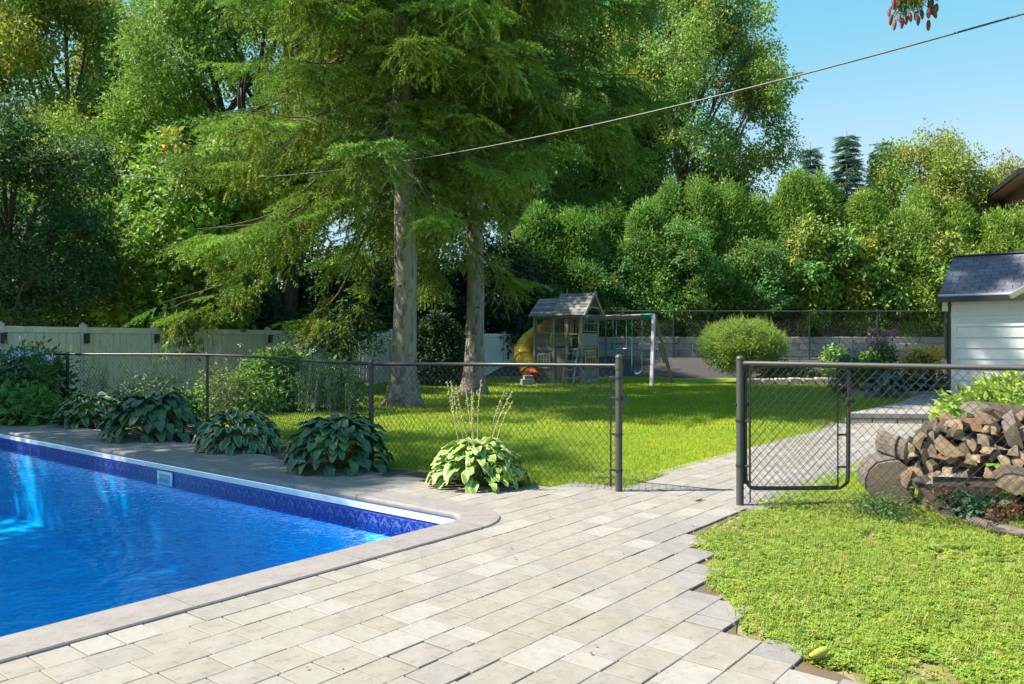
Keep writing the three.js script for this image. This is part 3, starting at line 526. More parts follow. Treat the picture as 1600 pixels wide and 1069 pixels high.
{
  const gx = RP[0] + 0.055, gz = RP[1] + 0.02, w = 0.925, t = thing('gate', 'open chain link gate leaf with rounded black tube frame', 'gate', gx, 0, -gz, 0.03);
  const path = [], r = 0.085, y0 = 0.145, y1 = 1.235;
  for (const [cx, cy, a0] of [[w - r, y0 + r, -Math.PI / 2], [w - r, y1 - r, 0], [r, y1 - r, Math.PI / 2], [r, y0 + r, Math.PI]]) for (let k = 0; k <= 5; k++) { const a = a0 + k / 5 * Math.PI / 2; path.push(V(cx + r * Math.cos(a), cy + r * Math.sin(a), 0)); }
  path.push(path[0].clone());
  new MB().limb(path, () => 0.019, 10).build('frame', std([0.035, 0.034, 0.034], { roughness: 0.4, metalness: 0.2 }), t);
  const cm = chainMesh([0.03, 0], [w - 0.05, 0], y0, y1, 0.072, 0.0021); cm.build('mesh', M.wire, t);
  for (const x of [0.035, w - 0.09]) { const tb = new MB(); tb.seg(V(x, y0, 0), V(x, y1, 0), 0.007); tb.build('tension_bar', M.black, t); }
  for (const y of [0.33, 0.62, 0.95]) { const b = new MB(); b.box(0.1, 0.018, 0.012, w - 0.05, y, 0); b.build('band', M.black, t); }
  for (const y of [0.9]) { const hb = new MB(); hb.box(0.1, 0.035, 0.05, -0.02, y, 0); hb.seg(V(-0.1, y - 0.005, 0.02), V(0.02, y - 0.005, 0.02), 0.012); hb.build('hinge', M.black, t); }
  const h2 = new MB(); h2.box(0.09, 0.03, 0.04, -0.015, 0.2, 0); h2.build('hinge', M.black, t);
  const la = new MB(); la.box(0.05, 0.06, 0.04, w, 0.92, 0.01); la.bar(V(w - 0.02, 0.94, 0.03), V(w + 0.06, 0.91, 0.04), 0.02, 0.012); la.build('latch', M.black, t);
}
// ---------------------------------------------------------------- shed
{
  const ux = 0.7809, uz = -0.6247, o = thing('garden_shed', 'white clapboard shed with dark shingle roof at the right edge', 'shed', 9.56, 0.17, -17.4, Math.atan2(uz, ux));
  const Wd = 4.2, D = 3, H = 2.2; seed(80);
  for (let y = 0, k = 0; y < H - 0.02; y += 0.23, k++) {
    const h = Math.min(0.235, H - y), b = new MB(); b.geo(chamfer(Wd, h, 0.022, 0.003), new THREE.Matrix4().makeRotationX(-0.11).setPosition(Wd / 2, y + h / 2, 0.018)); b.build('siding_board', M.siding, o);
  }
  new MB().box(0.12, H, D - 0.02, 0.06, H / 2, -D / 2).box(Wd, H, 0.1, Wd / 2, H / 2, -D + 0.05).box(0.12, H, D - 0.02, Wd - 0.06, H / 2, -D / 2).box(Wd - 0.24, H, 0.06, Wd / 2, H / 2, -0.04).build('wall', M.siding, o);
  new MB().box(0.1, H, 0.05, 0.05, H / 2, 0.03).build('corner_board', M.white, o);
  new MB().seg(V(-0.05, 0, 0.02), V(-0.05, H - 0.12, 0.02), 0.04, 0.04, 10).box(0.08, 0.1, 0.09, -0.05, H - 0.09, 0.06).build('downpipe', M.black, o);
  const ov = 0.2, half = D / 2 + ov, rise = 0.98, sl = Math.atan2(rise, half), Ls = Math.hypot(rise, half), x0 = -0.22, x1 = Wd + 0.2;
  new MB().box(x1 - x0, 0.12, 0.11, (x0 + x1) / 2, H + 0.0, ov + 0.05).build('gutter', M.black, o);
  new MB().box(x1 - x0, 0.045, 0.03, (x0 + x1) / 2, H + 0.085, ov + 0.02).build('fascia', M.siding, o);
  const roof = new MB(); for (const s of [1, -1]) roof.geo(chamfer(x1 - x0, 0.03, Ls), new THREE.Matrix4().makeRotationX(s * sl).setPosition((x0 + x1) / 2, H + rise / 2 + 0.06, s > 0 ? -D / 2 + half / 2 : -D / 2 - half / 2)); const rf = roof.build('roof', M.shingle, o);
  const rows = 11, e = Ls / rows;
  for (let r = 0; r < rows; r++) for (let x = x0 - (r % 2) * 0.15; x < x1; x += 0.3) {
    const a = Math.max(x, x0), b = Math.min(x + 0.3, x1); if (b - a < 0.04) continue; const s = (r + 0.5) / rows;
    const m = mesh('shingle', chamfer(Math.round((b - a - 0.008) * 100) / 100, 0.012, Math.round(e * 1.15 * 100) / 100, 0.003), R() < 0.5 ? M.shingle : M.shingleB, rf); m.rotation.x = sl - 0.03;
    m.position.set((a + b) / 2, H + 0.085 + rise * s + 0.01, ov + 0.0 - half * s);
  }
  new MB().box(x1 - x0, 0.03, 0.2, (x0 + x1) / 2, H + rise + 0.105, -D / 2).build('ridge_cap', M.shingleB, o);
  for (const s of [0, 1]) { const g = new MB(), X = s ? Wd : 0; g.tri(V(X, H, 0), V(X, H, -D), V(X, H + rise - 0.06, -D / 2)); g.build('gable', M.siding, o); }
  const lamp = thing('wall_lamp', 'small white box lamp under the left corner of the shed roof', 'lamp', 9.56 - 0.12, 2.1, -17.42, Math.atan2(uz, ux));
  new MB().box(0.11, 0.2, 0.1, 0, 0.12, 0).build('housing', M.white, lamp); new MB().box(0.05, 0.05, 0.12, 0.09, 0.15, 0).build('bracket', M.black, lamp);
  // porch gable of the neighbouring roof reaching over the shed
  const p = thing('porch_roof', 'small grey green gable roof overlapping the right end of the shed', 'roof', 9.6, 0, -14.4, -0.3);
  const g = new MB(); g.bar(V(-0.55, 2.28, 0), V(1.3, 3.35, -0.1), 0.1, 0.12); g.build('fascia', std([0.2, 0.2, 0.16]), p);
  const g2 = new MB(); g2.quad(V(-0.45, 2.27, -0.02), V(1.3, 2.27, -0.02), V(1.3, 3.28, -0.1), V(-0.4, 2.3, -0.05)); g2.build('gable_panel', std([0.33, 0.34, 0.28]), p);
  new MB().bar(V(1.2, 0.17, -0.4), V(1.2, 2.9, -0.4), 0.12, 0.12).build('post', M.white, p);
}
// ---------------------------------------------------------------- play set
{
  const TH = Math.atan2(-0.47, 0.883), ox = 0.8, oz = 28.35, o = thing('playhouse', 'weathered wooden playhouse with gabled plank roof and barred windows', 'playhouse', ox, 0, -oz, TH);
  const W = 1.78, D = 1.5, w = M.greyWood, c = M.cedarWood; seed(90);
  const wp = (x, y, z) => V(ox + 0.883 * x + -0.47 * z, y, -oz + 0.47 * x + 0.883 * z);  // local to world
  for (const [x, z] of [[0, 0], [0.75, 0], [1.24, 0], [W, 0], [0, -D], [W, -D], [0.75, -D]]) new MB().bar(V(x, -0.05, z), V(x, 2.38, z), 0.09, 0.09).build('post', w, o);
  const boards = (x0, x1, y0, y1, z, ry) => { for (let y = y0; y < y1 - 0.02; y += 0.14) { const h = Math.min(0.135, y1 - y), m = mesh('board', chamfer(x1 - x0, h, 0.025, 0.005), R() < 0.5 ? w : c, o); if (ry) { m.rotation.y = Math.PI / 2; m.position.set(ry, y + h / 2, -(x0 + x1) / 2); } else m.position.set((x0 + x1) / 2, y + h / 2, z); } };
  boards(0.05, 0.7, 1.15, 1.72, 0); boards(0.05, 0.7, 0.03, 1.1, -0.02); boards(0.8, 1.2, 0.02, 1.2, -0.02);
  boards(0.04, D - 0.04, 1.2, 1.78, 0, W + 0.01); boards(0.04, D - 0.04, 0.02, 0.5, 0, W + 0.01); boards(0.04, D - 0.04, 1.3, 1.8, 0, 0); boards(0.05, W - 0.05, 1.2, 1.6, -D);
  new MB().box(W, 0.06, D, W / 2, 1.2, -D / 2).build('floor', w, o);
  new MB().box(W + 0.1, 0.1, 0.05, W / 2, 2.36, 0.04).box(0.05, 0.1, D, W + 0.03, 2.36, -D / 2).box(0.05, 0.1, D, -0.03, 2.36, -D / 2).build('eave_beam', w, o);
  const windowAt = (name, x0, x1, y0, y1, z, side, mat = c, arch = true) => {
    const b = new MB(), P = side ? (u, v) => V(W + 0.045, v, -u) : (u, v) => V(u, v, z);
    b.bar(P(x0, y0), P(x0, y1), 0.045, 0.045).bar(P(x1, y0), P(x1, y1), 0.045, 0.045).bar(P(x0, y0), P(x1, y0), 0.05, 0.045).bar(P(x0, y1), P(x1, y1), 0.05, 0.045);
    const ym = lerp(y0, y1, 0.62); b.bar(P(x0, ym), P(x1, ym), 0.028, 0.03);
    for (let k = 1; k < 4; k++) b.bar(P(lerp(x0, x1, k / 4), y0), P(lerp(x0, x1, k / 4), arch ? lerp(ym, y1, k === 2 ? 0.9 : 0.6) : y1), 0.022, 0.03);
    if (arch) { const pts = []; for (let k = 0; k <= 6; k++) { const a = Math.PI * k / 6; pts.push(P(lerp(x0, x1, 0.5) - Math.cos(a) * (x1 - x0) * 0.46, lerp(y0, y1, 0.66) + Math.sin(a) * (y1 - y0) * 0.26)); } b.limb(pts, () => 0.018, 6); }
    b.build(name, mat, o);
  };
  windowAt('window', 0.1, 0.66, 1.76, 2.3, 0.03, false, c, false);
  windowAt('window', 0.8, 1.2, 1.72, 2.3, 0.03); windowAt('window', 1.3, 1.72, 1.72, 2.3, 0.03); windowAt('window', 0.12, D - 0.12, 1.82, 2.28, 0, true);
  new MB().box(0.42, 0.46, 0.02, 0.38, 2.02, -0.3).build('curtain', std([0.75, 0.34, 0.08]), o);
  windowAt('lower_window', 0.14, 0.6, 0.55, 1.02, 0.03, false, M.white, false); new MB().box(0.36, 0.36, 0.01, 0.37, 0.78, 0.0).build('window_pane', std([0.35, 0.3, 0.15]), o);
  windowAt('lower_window', 0.3, D - 0.3, 0.55, 1.14, 0, true, std([0.55, 0.4, 0.06]), false);
  // ladder between the two front posts
  const lad = new MB(); lad.bar(V(1.3, 0, 0.5), V(1.3, 1.3, 0.02), 0.05, 0.08).bar(V(1.7, 0, 0.5), V(1.7, 1.3, 0.02), 0.05, 0.08); lad.build('ladder_rail', w, o);
  for (let k = 0; k < 4; k++) { const y = 0.22 + k * 0.28; new MB().bar(V(1.3, y, 0.5 - y / 1.3 * 0.48), V(1.7, y, 0.5 - y / 1.3 * 0.48), 0.03, 0.1).build('rung', w, o); }
  for (const x of [0.72, 1.78]) { const g = new MB(); g.limb([V(x, 1.3, 0.06), V(x - 0.02, 1.42, 0.12), V(x - 0.02, 1.66, 0.12), V(x, 1.78, 0.06)], () => 0.02, 8); g.build('grab_handle', std([0.5, 0.5, 0.1]), o); }
  // roof: planks on two slopes, the left bay lower
  const roofBay = (xa, xb, ye, yr, n) => {
    const half = D / 2 + 0.17, zr = -D / 2, Ls = Math.hypot(half, yr - ye), sl = Math.atan2(yr - ye, half);
    for (const s of [1, -1]) for (let k = 0; k < n; k++) { const f = (k + 0.5) / n, m = mesh('roof_plank', chamfer(xb - xa, 0.022, Math.round((Ls / n + 0.02) * 1000) / 1000, 0.004), R() < 0.6 ? w : M.shingle, o); m.position.set((xa + xb) / 2, ye + (yr - ye) * f + 0.012, zr + s * half * (1 - f)); m.rotation.x = s * (sl - 0.07); }
    const fb = new MB(); for (const x of [xa, xb]) for (const s of [1, -1]) fb.bar(V(x, ye - 0.02, zr + s * half), V(x, yr - 0.01, zr), 0.04, 0.1); fb.build('barge_board', w, o);
  };
  roofBay(0.72, W + 0.2, 2.36, 3.16, 8); roofBay(-0.14, 0.7, 2.34, 3.0, 7);
  const ga = new MB(); ga.bar(V(W + 0.17, 2.66, -0.28), V(W + 0.17, 2.66, -1.22), 0.04, 0.06); for (const z of [-0.55, -0.75, -0.95]) ga.bar(V(W + 0.17, 2.66, z), V(W + 0.17, 3.02 - Math.abs(z + 0.75) * 0.8, z), 0.03, 0.03); ga.build('gable_trim', c, o);
  const arch = new MB(); const ap = []; for (let k = 0; k <= 8; k++) { const a = Math.PI * k / 8; ap.push(V(W + 0.17, 2.42 + Math.sin(a) * 0.24, -D / 2 + Math.cos(a) * 0.62)); } arch.limb(ap, () => 0.025, 6); arch.build('gable_trim', c, o);
  new MB().box(0.5, 0.3, 0.02, 1.4, 2.6, -0.9).build('inner_panel', M.brick, o);
  // spiral tube slide on the left
  const sl = thing('tube_slide', 'yellow spiral tube slide with orange end at the playhouse', 'slide');
  const sp = [V(0.1, 1.85, -0.75), V(-0.25, 1.72, -0.75), V(-0.52, 1.5, -0.62), V(-0.6, 1.18, -0.25), V(-0.42, 0.88, 0.08), V(-0.18, 0.62, 0.2), V(-0.05, 0.42, 0.3)].map((v) => wp(v.x, v.y, v.z));
  const rib = new MB(); const cv = new THREE.CatmullRomCurve3(sp); const m2 = new MB().limb(sp, () => 0.31, 20); m2.build('tube', M.yellow, sl);
  for (let k = 1; k < 6; k++) { const p = cv.getPoint(k / 6), tg = cv.getTangent(k / 6), q = new THREE.Quaternion().setFromUnitVectors(V(0, 0, 1), tg); const tr = new MB(); tr.geo(new THREE.TorusGeometry(0.32, 0.018, 8, 24), new THREE.Matrix4().compose(p, q, V(1, 1, 1))); tr.build('seam_ring', M.yellow, sl); }
  { const e = new MB(), a = cv.getPoint(1); e.limb([a, a.clone().add(V(0.08, -0.12, 0.18)), a.clone().add(V(0.14, -0.2, 0.42))], (t) => 0.27 - 0.07 * t, 16); e.build('slide_exit', M.orange, sl); }
  const st = thing('splash_block', 'pale stone block at the foot of the yellow slide', 'block', 0.52, 0, -26.9, 0.2); new MB().box(0.42, 0.2, 0.36, 0, 0.1, 0).box(0.3, 0.13, 0.28, 0.02, 0.265, 0.01).build('block', M.concrete, st);
  // swing frame
  const fr = thing('swing_set', 'wooden swing beam with A-frame legs beside the playhouse', 'swing set');
  const b0 = wp(W, 2.3, -D / 2), ap2 = V(4.8, 2.32, -27.1);
  new MB().bar(b0, ap2, 0.16, 0.1).build('beam', w, fr);
  const bd = ap2.clone().sub(b0).normalize(); new MB().bar(ap2.clone().addScaledVector(bd, -0.45), ap2.clone().addScaledVector(bd, 0.05), 0.19, 0.13).build('bracket', std([0.05, 0.2, 0.17]), fr);
  new MB().bar(ap2.clone().add(V(0, 0.05, 0.03)), V(4.58, -0.02, -26.25), 0.11, 0.11).build('leg', std([0.42, 0.42, 0.45], { map: rep(grain, 2) }), fr);
  new MB().bar(ap2.clone().add(V(0.02, 0.05, -0.03)), V(5.62, -0.02, -27.95), 0.11, 0.11).build('leg', M.cedarWood, fr);
  new MB().bar(V(4.92, 1.45, -26.75), V(5.25, 0.75, -27.6), 0.05, 0.09).build('brace', M.cedarWood, fr);
  const rope = std([0.06, 0.22, 0.16]), sw = ['left swing nearest the playhouse, green ropes and dark seat', 'middle trapeze swing with pale bar under the beam', 'right swing beside the A-frame legs, dark blue seat'];
  [[0.42, 0.74, 0.62, 0], [0.62, 0.95, 1.22, 1], [1.28, 1.72, 0.45, 2]].forEach(([s0, s1, y, k]) => {
    const L = b0.distanceTo(ap2), p = b0.clone().addScaledVector(bd, [0.75, 1.25, 1.95][k] / 2.9 * L), q = b0.clone().addScaledVector(bd, [1.1, 1.7, 2.4][k] / 2.9 * L), t = thing('swing', sw[k], 'swing', (p.x + q.x) / 2, y, (p.z + q.z) / 2, 0, 'swings hanging from the wooden beam');
    for (const e of [p, q]) new MB().seg(V(e.x - t.position.x, 0, e.z - t.position.z), V(e.x - t.position.x, e.y - y - 0.06, e.z - t.position.z), 0.014, 0.014, 6).build('rope', rope, t);
    const s = new MB(), P = p.clone().sub(t.position).setY(0), Q = q.clone().sub(t.position).setY(0); if (k === 1) s.seg(P, Q, 0.022); else s.limb([P, P.clone().lerp(Q, 0.3).setY(-0.09), P.clone().lerp(Q, 0.7).setY(-0.09), Q], () => 0.05, 8); s.build(k === 1 ? 'bar' : 'seat', k === 1 ? std([0.4, 0.5, 0.48]) : std([0.04, 0.07, 0.16]), t);
  });
}
// ---------------------------------------------------------------- firewood
{
  seed(110);
  const woodC = [[0.3, 0.16, 0.07], [0.21, 0.12, 0.065], [0.37, 0.235, 0.12], [0.15, 0.085, 0.05], [0.25, 0.2, 0.155]], ends = [[0.36, 0.26, 0.17], [0.28, 0.21, 0.15], [0.42, 0.31, 0.2]], barks = [[0.1, 0.072, 0.054], [0.17, 0.14, 0.12], [0.07, 0.052, 0.04]];
  const ringT = tex(1024, (u, v) => { const x = (u - 0.5) * 0.6, y = (v - 0.5) * 0.6, th = Math.atan2(y, x), d = Math.hypot(x, y) * (1 + 0.05 * Math.sin(th * 3 + 1) + 0.05 * fbm(u * 12, v * 12, 12, 2, 90)), ring = Math.pow(0.5 + 0.5 * Math.sin(d / 0.0075 * 6.283), 2), crack = Math.pow(Math.abs(Math.sin(th * 8 + 3 * fbm(u * 20, v * 20, 20, 2, 95))), 0.25); return (0.62 + 0.3 * fbm(u * 30, v * 30, 30, 3, 91) - 0.22 * ring) * (0.55 + 0.45 * Math.min(1, crack * 1.15)); }, 1);
  const mw = woodC.map((c) => std(c, { map: rep(grain, 3, 2), bumpMap: rep(grain, 3, 2), bumpScale: 0.006, roughness: 0.95 })), me = ends.map((c) => std(c, { map: ringT, bumpMap: ringT, bumpScale: 0.004, roughness: 1 })), mk = barks.map((c) => std(c, { map: rep(barkT, 2.5), bumpMap: rep(barkT, 2.5), bumpScale: 0.015, roughness: 1 }));
  function logShape(kind, r, L) {                             // returns [bark, split, ends] geometries, axis along z
    const P = []; const n = kind === 0 ? 14 : 6, span = kind === 0 ? Math.PI * 2 : kind === 1 ? Math.PI / 2 * rr(0.8, 1.2) : kind === 2 ? Math.PI * rr(0.85, 1.0) : Math.PI * 0.36;
    for (let k = 0; k < (kind === 0 ? n : n + 1); k++) { const a = k / n * span, q = r * rr(0.92, 1.07); P.push([Math.cos(a) * q, Math.sin(a) * q, true]); }
    if (kind !== 0) { const mid = span / 2; if (kind === 3) P.push([Math.cos(mid) * r * 0.3 - 0.02, Math.sin(mid) * r * 0.3, false], [Math.cos(mid - 0.3) * r * 0.35, Math.sin(mid - 0.3) * r * 0.35, false]); else P.push([Math.cos(mid) * r * rr(0.0, 0.12), Math.sin(mid) * r * rr(0, 0.12), false]); P[n][2] = false; }
    const cx = P.reduce((s, p) => s + p[0], 0) / P.length, cy = P.reduce((s, p) => s + p[1], 0) / P.length, tw = rr(-0.1, 0.1), sc = rr(0.86, 1.05);
    const pt = (p, z) => { const t = z / L, k = lerp(1, sc, t), a = tw * t, x = (p[0] - cx) * k, y = (p[1] - cy) * k; return V(x * Math.cos(a) - y * Math.sin(a), x * Math.sin(a) + y * Math.cos(a), (z - L / 2)); };
    const bark = new MB(), split = new MB(), end = new MB();
    for (let k = 0; k < P.length; k++) { const p = P[k], q = P[(k + 1) % P.length], m = p[2] || kind === 0 ? bark : split; for (let s = 0; s < 2; s++) m.quad(pt(p, s * L / 2), pt(q, s * L / 2), pt(q, (s + 1) * L / 2), pt(p, (s + 1) * L / 2)); }
    for (const [z, s] of [[0, -1], [L, 1]]) { const c = pt([cx + rr(-0.1, 0.1) * r, cy], z); c.z += s * 0.006; for (let k = 0; k < P.length; k++) { const p = pt(P[k], z), q = pt(P[(k + 1) % P.length], z); s > 0 ? end.tri(c, p, q) : end.tri(c, q, p); } }
    for (const g of [split, end]) for (let k = 0; k < g.u.length / 2; k++) { if (g === end) { g.u[2 * k] = (g.p[3 * k] + cx) / 0.6 + 0.5; g.u[2 * k + 1] = (g.p[3 * k + 1] + cy) / 0.6 + 0.5; } else { g.u[2 * k] = g.p[3 * k] + g.p[3 * k + 1] * 0.7 + 0.3; g.u[2 * k + 1] = g.p[3 * k + 2]; } }
    return [bark, split, end];
  }
  const variants = []; for (let k = 0; k < 16; k++) variants.push(logShape([1, 1, 2, 1, 3, 2, 1, 2][k % 8], rr(0.075, 0.125), rr(0.32, 0.42)).map((m) => (m.i.length ? m.done() : null)));
  const GR = 'split firewood logs in the pile behind the fence', GL = 'split firewood log with bark among many in the woodpile behind the fence';
  function log(geos, p, e, label, mats, grp) {
    const t = thing('firewood_log', label ?? GL, 'firewood', p.x, p.y, p.z, 0, grp === undefined ? GR : grp); t.rotation.set(e[0], e[1], e[2], 'YXZ');
    ['bark', 'split_face', 'end_grain'].forEach((n, k) => { if (geos[k]) mesh(n, geos[k], mats[k], t); }); return t;
  }
  const D = [0.841, -0.541], N = [0.541, 0.841], O = [3.2, 7.42], yaw = Math.atan2(-N[0], N[1]);
  const W = (u, v, y) => V(O[0] + D[0] * u + N[0] * v, y, -(O[1] + D[1] * u + N[1] * v));
  const ORD = ['first', 'second', 'third', 'fourth', 'fifth', 'sixth', 'seventh', 'eighth', 'ninth', 'tenth', 'eleventh', 'twelfth', 'thirteenth', 'fourteenth', 'fifteenth', 'sixteenth', 'seventeenth', 'eighteenth', 'nineteenth', 'twentieth'], TONE = ['tan', 'brown', 'pale yellow', 'dark brown', 'greyish'];
  for (let row = 0; row < 2; row++) for (let k = row ? 4 : 0; k < 9; k++) {
    let nth = 0;
    for (let u = 0.2 + k * 0.05 + rr(0, 0.06); u < 2.2; u += rr(0.11, 0.16)) {
      if (k === 8 && R() < 0.35) continue; if (row === 0 && k < 2 && u < 1.3) continue;
      const wi = Math.floor(R() * 5);
      const cross = R() < 0.14; log(variants[Math.floor(R() * 16)], W(u, row * 0.44 + rr(-0.06, 0.06) + k * 0.025, 0.07 + k * 0.088 + rr(-0.012, 0.02)), [rr(-0.16, 0.2), yaw + (cross ? rr(0.7, 1.5) : gauss() * 0.35) + (R() < 0.5 ? Math.PI : 0), rr(0, 6.28)], `${TONE[wi]} split log, ${ORD[nth++ % 20]} from the left in layer ${['one', 'two', 'three', 'four', 'five', 'six', 'seven', 'eight', 'nine'][k]} of the ${row ? 'back' : 'front'} stack`, [mk[Math.floor(R() * 3)], mw[wi], me[Math.floor(R() * 3)]]);
    }
  }
  seed(115);
  const big = logShape(0, 0.205, 0.5).map((m) => (m.i.length ? m.done() : null)); log(big, at(1384, 757, 7.35).setY(0.2), [0.05, -0.25, 0.4], 'large round log end at the left foot of the woodpile', [mk[1], mw[0], me[1]], null);
  const birch = logShape(0, 0.125, 0.62).map((m) => (m.i.length ? m.done() : null)); log(birch, at(1482, 762, 6.95).setY(0.2), [0.2, -0.93, 0.2], 'pale grey round log slanting at the front of the woodpile', [std([0.27, 0.245, 0.22], { map: rep(barkT, 1.5), bumpMap: rep(barkT, 1.5), bumpScale: 0.01 }), mw[0], me[0]], null);
  const q1 = logShape(1, 0.16, 0.42).map((m) => m.done()); log(q1, at(1372 + 22, 706, 7.3).setY(0.5), [0.1, 0.15, 2.4], 'split log with grey end resting on the large round log', [mk[1], mw[1], me[1]], null);
  const q2 = logShape(3, 0.17, 0.44).map((m) => m.done()); log(q2, at(1464, 775, 6.75).setY(0.13), [0.75, 0.5, 1.2], 'upright tan split wedge leaning at the front foot of the woodpile', [mk[0], mw[2], me[0]], null);
  const q3 = logShape(2, 0.17, 0.46).map((m) => m.done()); log(q3, at(1512, 768, 6.65).setY(0.2), [-0.1, 0.9, 2.7], 'yellow split half log lying beside the pale grey log', [mk[0], mw[2], me[2]], null);
  const q4 = logShape(1, 0.19, 0.42).map((m) => m.done()); log(q4, at(1582, 745, 6.5).setY(0.36), [0.05, -0.5, 0.7], 'square-faced tan split log near the right edge of the woodpile', [mk[0], mw[2], me[2]], null);
  const q5 = logShape(1, 0.15, 0.32).map((m) => m.done()); log(q5, W(0.95, 0.3, 0.86), [0.1, yaw + 0.4, 1.0], 'broad grey split log topmost on the woodpile', [mk[1], mw[4], me[1]], null);
  const edge = new MB(); edge.limb([at(1512, 818, 6.35), at(1556, 828, 6.1), at(1610, 833, 5.85), at(1660, 838, 5.6)].map((v) => v.setY(0.035)), (t) => 0.045 * (1 - 0.25 * t), 9);
  tag(edge.build('branch_edging', mk[1]), 'thin grey branch lying along the foot of the woodpile', 'branch');
  // dead leaves in the pile
  const dl = leafClump(8, 0.1, 0.07, 0.05, 120), L = []; for (let k = 0; k < 60; k++) { const b = k % 2; L.push({ p: b ? at(1490 + gauss() * 12, 768 + gauss() * 10, 6.62 + gauss() * 0.05) : at(1572 + gauss() * 18, 800 + gauss() * 10, 6.12 + gauss() * 0.05), ry: rr(0, 6), rx: rr(0, 1), s: rr(0.3, 0.5), c: tint([0.22, 0.085, 0.04], 0.35) }); }
  tag(scatter('dead_leaves', dl, M.leaf, L), 'reddish brown dead leaves lodged in the front of the woodpile', null, null, 'stuff');
}
// ---------------------------------------------------------------- hostas
function hostaLeaf(L, W, inner, margin, edge, sd) {
  seed(sd); const mb = new MB(), S = 6, T = 4, idx = [], droop = rr(0.35, 0.65), tw = gauss() * 0.08;
  mb.color(inner);
  for (let s = 0; s <= S; s++) {
    const t = s / S, w = W * 1.2 * Math.pow(t + 0.02, 0.5) * Math.pow(1 - t, 0.72) * 1.15, y = L * (0.12 * t - droop * t * t), x = L * (t - 0.12 * t * t);
    for (let j = 0; j <= T; j++) { const v = (j / T - 0.5) * 2, ed = Math.abs(v) > 0.9; mb.col = ed ? margin : Math.abs(v) < 0.1 && edge ? edge : inner; mb.vert(x - 0.05 * L * Math.abs(v) * (t < 0.2 ? 1 : 0), y + w * 0.28 * Math.abs(v) - w * 0.1 * v * v + 0.012 * Math.sin(t * 9 + v * 3) * Math.abs(v) + v * tw * w, v * w, 0, 1, 0, t, v); }
  }
  for (let s = 0; s < S; s++) for (let j = 0; j < T; j++) { const a = s * (T + 1) + j, b = a + T + 1; mb.i.push(a, a + 1, b, a + 1, b + 1, b); }
  const g = mb.done(); g.computeVertexNormals(); return g;
}
function hosta(label, x, z, rad, h, n, cols, sd, ls = 1, stalks) {
  const geos = cols.map((c, k) => hostaLeaf(0.23 * ls, 0.098 * ls, c[0], c[1], c[2], sd * 10 + k)); seed(sd);
  const t = thing('hosta', label, 'hosta', x, 0, -z), st = new MB();
  for (let k = 0; k < n; k++) {
    const f = (k + 0.5) / n, a = k * 2.39996 + rr(-0.25, 0.25), rb = rad * (0.04 + 0.7 * Math.pow(f, 0.65)) * rr(0.9, 1.08), y = h * (0.97 - 0.82 * f * f) * rr(0.86, 1.06), p = V(Math.cos(a) * rb, y, -Math.sin(a) * rb);
    const m = mesh('leaf', geos[Math.floor(R() * geos.length)], M.hosta, t); m.position.copy(p); m.rotation.set(rr(-0.3, 0.3), a + rr(-0.3, 0.3), lerp(0.5, -0.42, f) + rr(-0.2, 0.2), 'YXZ'); m.scale.setScalar(rr(0.75, 1.15));
    if (k % 2 === 0) st.limb([V(Math.cos(a) * 0.05, 0, -Math.sin(a) * 0.05), p.clone().multiplyScalar(0.6).setY(y * 0.75), p], () => 0.005, 4);
  }
  st.build('stalks', M.stem, t);
  if (stalks) for (let k = 0; k < stalks; k++) {
    const a = rr(0, 6.28), lean = rr(0.1, 0.32), H = rr(0.85, 1.2), b = V(Math.cos(a) * rr(0, 0.2), h * 0.5, -Math.sin(a) * 0.2), e = b.clone().add(V(Math.cos(a) * lean + 0.05, H - h * 0.5, -Math.sin(a) * lean)), mb = new MB(), m = b.clone().lerp(e, 0.55).add(V(-0.02, 0.03, 0));
    mb.limb([b, m, e], (tt) => 0.006 * (1 - 0.5 * tt), 5); const cv = new THREE.CatmullRomCurve3([b, m, e]);
    for (let j = 0; j < 22; j++) { const q = cv.getPoint(0.5 + 0.5 * j / 22), d = V(gauss(), rr(-0.7, 0.3), gauss()).normalize().multiplyScalar(0.024); mb.seg(q, q.clone().add(d), 0.006, 0.003, 5); }
    mb.build('flower_stalk', std([0.36, 0.34, 0.13]), t);
  }
  return t;
}
const dark = [[[0.032, 0.11, 0.042], [0.09, 0.17, 0.07], [0.05, 0.14, 0.055]], [[0.04, 0.13, 0.045], [0.06, 0.15, 0.055], [0.065, 0.16, 0.06]], [[0.024, 0.085, 0.036], [0.05, 0.12, 0.05], [0.045, 0.12, 0.05]]];
const cream = [[[0.035, 0.12, 0.042], [0.3, 0.38, 0.17], [0.03, 0.1, 0.04]], [[0.045, 0.14, 0.045], [0.22, 0.32, 0.13], [0.04, 0.11, 0.045]], [[0.03, 0.1, 0.04], [0.35, 0.42, 0.22], [0.03, 0.1, 0.04]]];
const lime = [[[0.2, 0.36, 0.045], [0.5, 0.54, 0.2], [0.22, 0.36, 0.06]], [[0.18, 0.34, 0.045], [0.44, 0.5, 0.17], [0.22, 0.36, 0.07]], [[0.14, 0.28, 0.045], [0.54, 0.56, 0.24], [0.18, 0.3, 0.06]]];
hosta('small hosta at the left end of the row, cream edged leaves', -7.35, 13.9, 0.62, 0.5, 130, cream, 131, 0.95);
hosta('big dark green hosta with broad plain leaves, second from the left in the row', -5.45, 12.15, 0.85, 0.62, 210, dark, 132, 1.15);
hosta('dark hosta with narrow cream edged leaves in the middle of the row', -3.72, 10.85, 0.68, 0.48, 210, cream, 133, 0.85);
hosta('big glossy dark hosta in front of the fence, left of the pale hosta', -2.0, 9.2, 0.67, 0.56, 210, dark, 134, 1.05);
hosta('pale lime variegated hosta with tall seed stalks beside the gate path', -0.34, 8.12, 0.56, 0.42, 210, lime, 135, 0.74, 13);

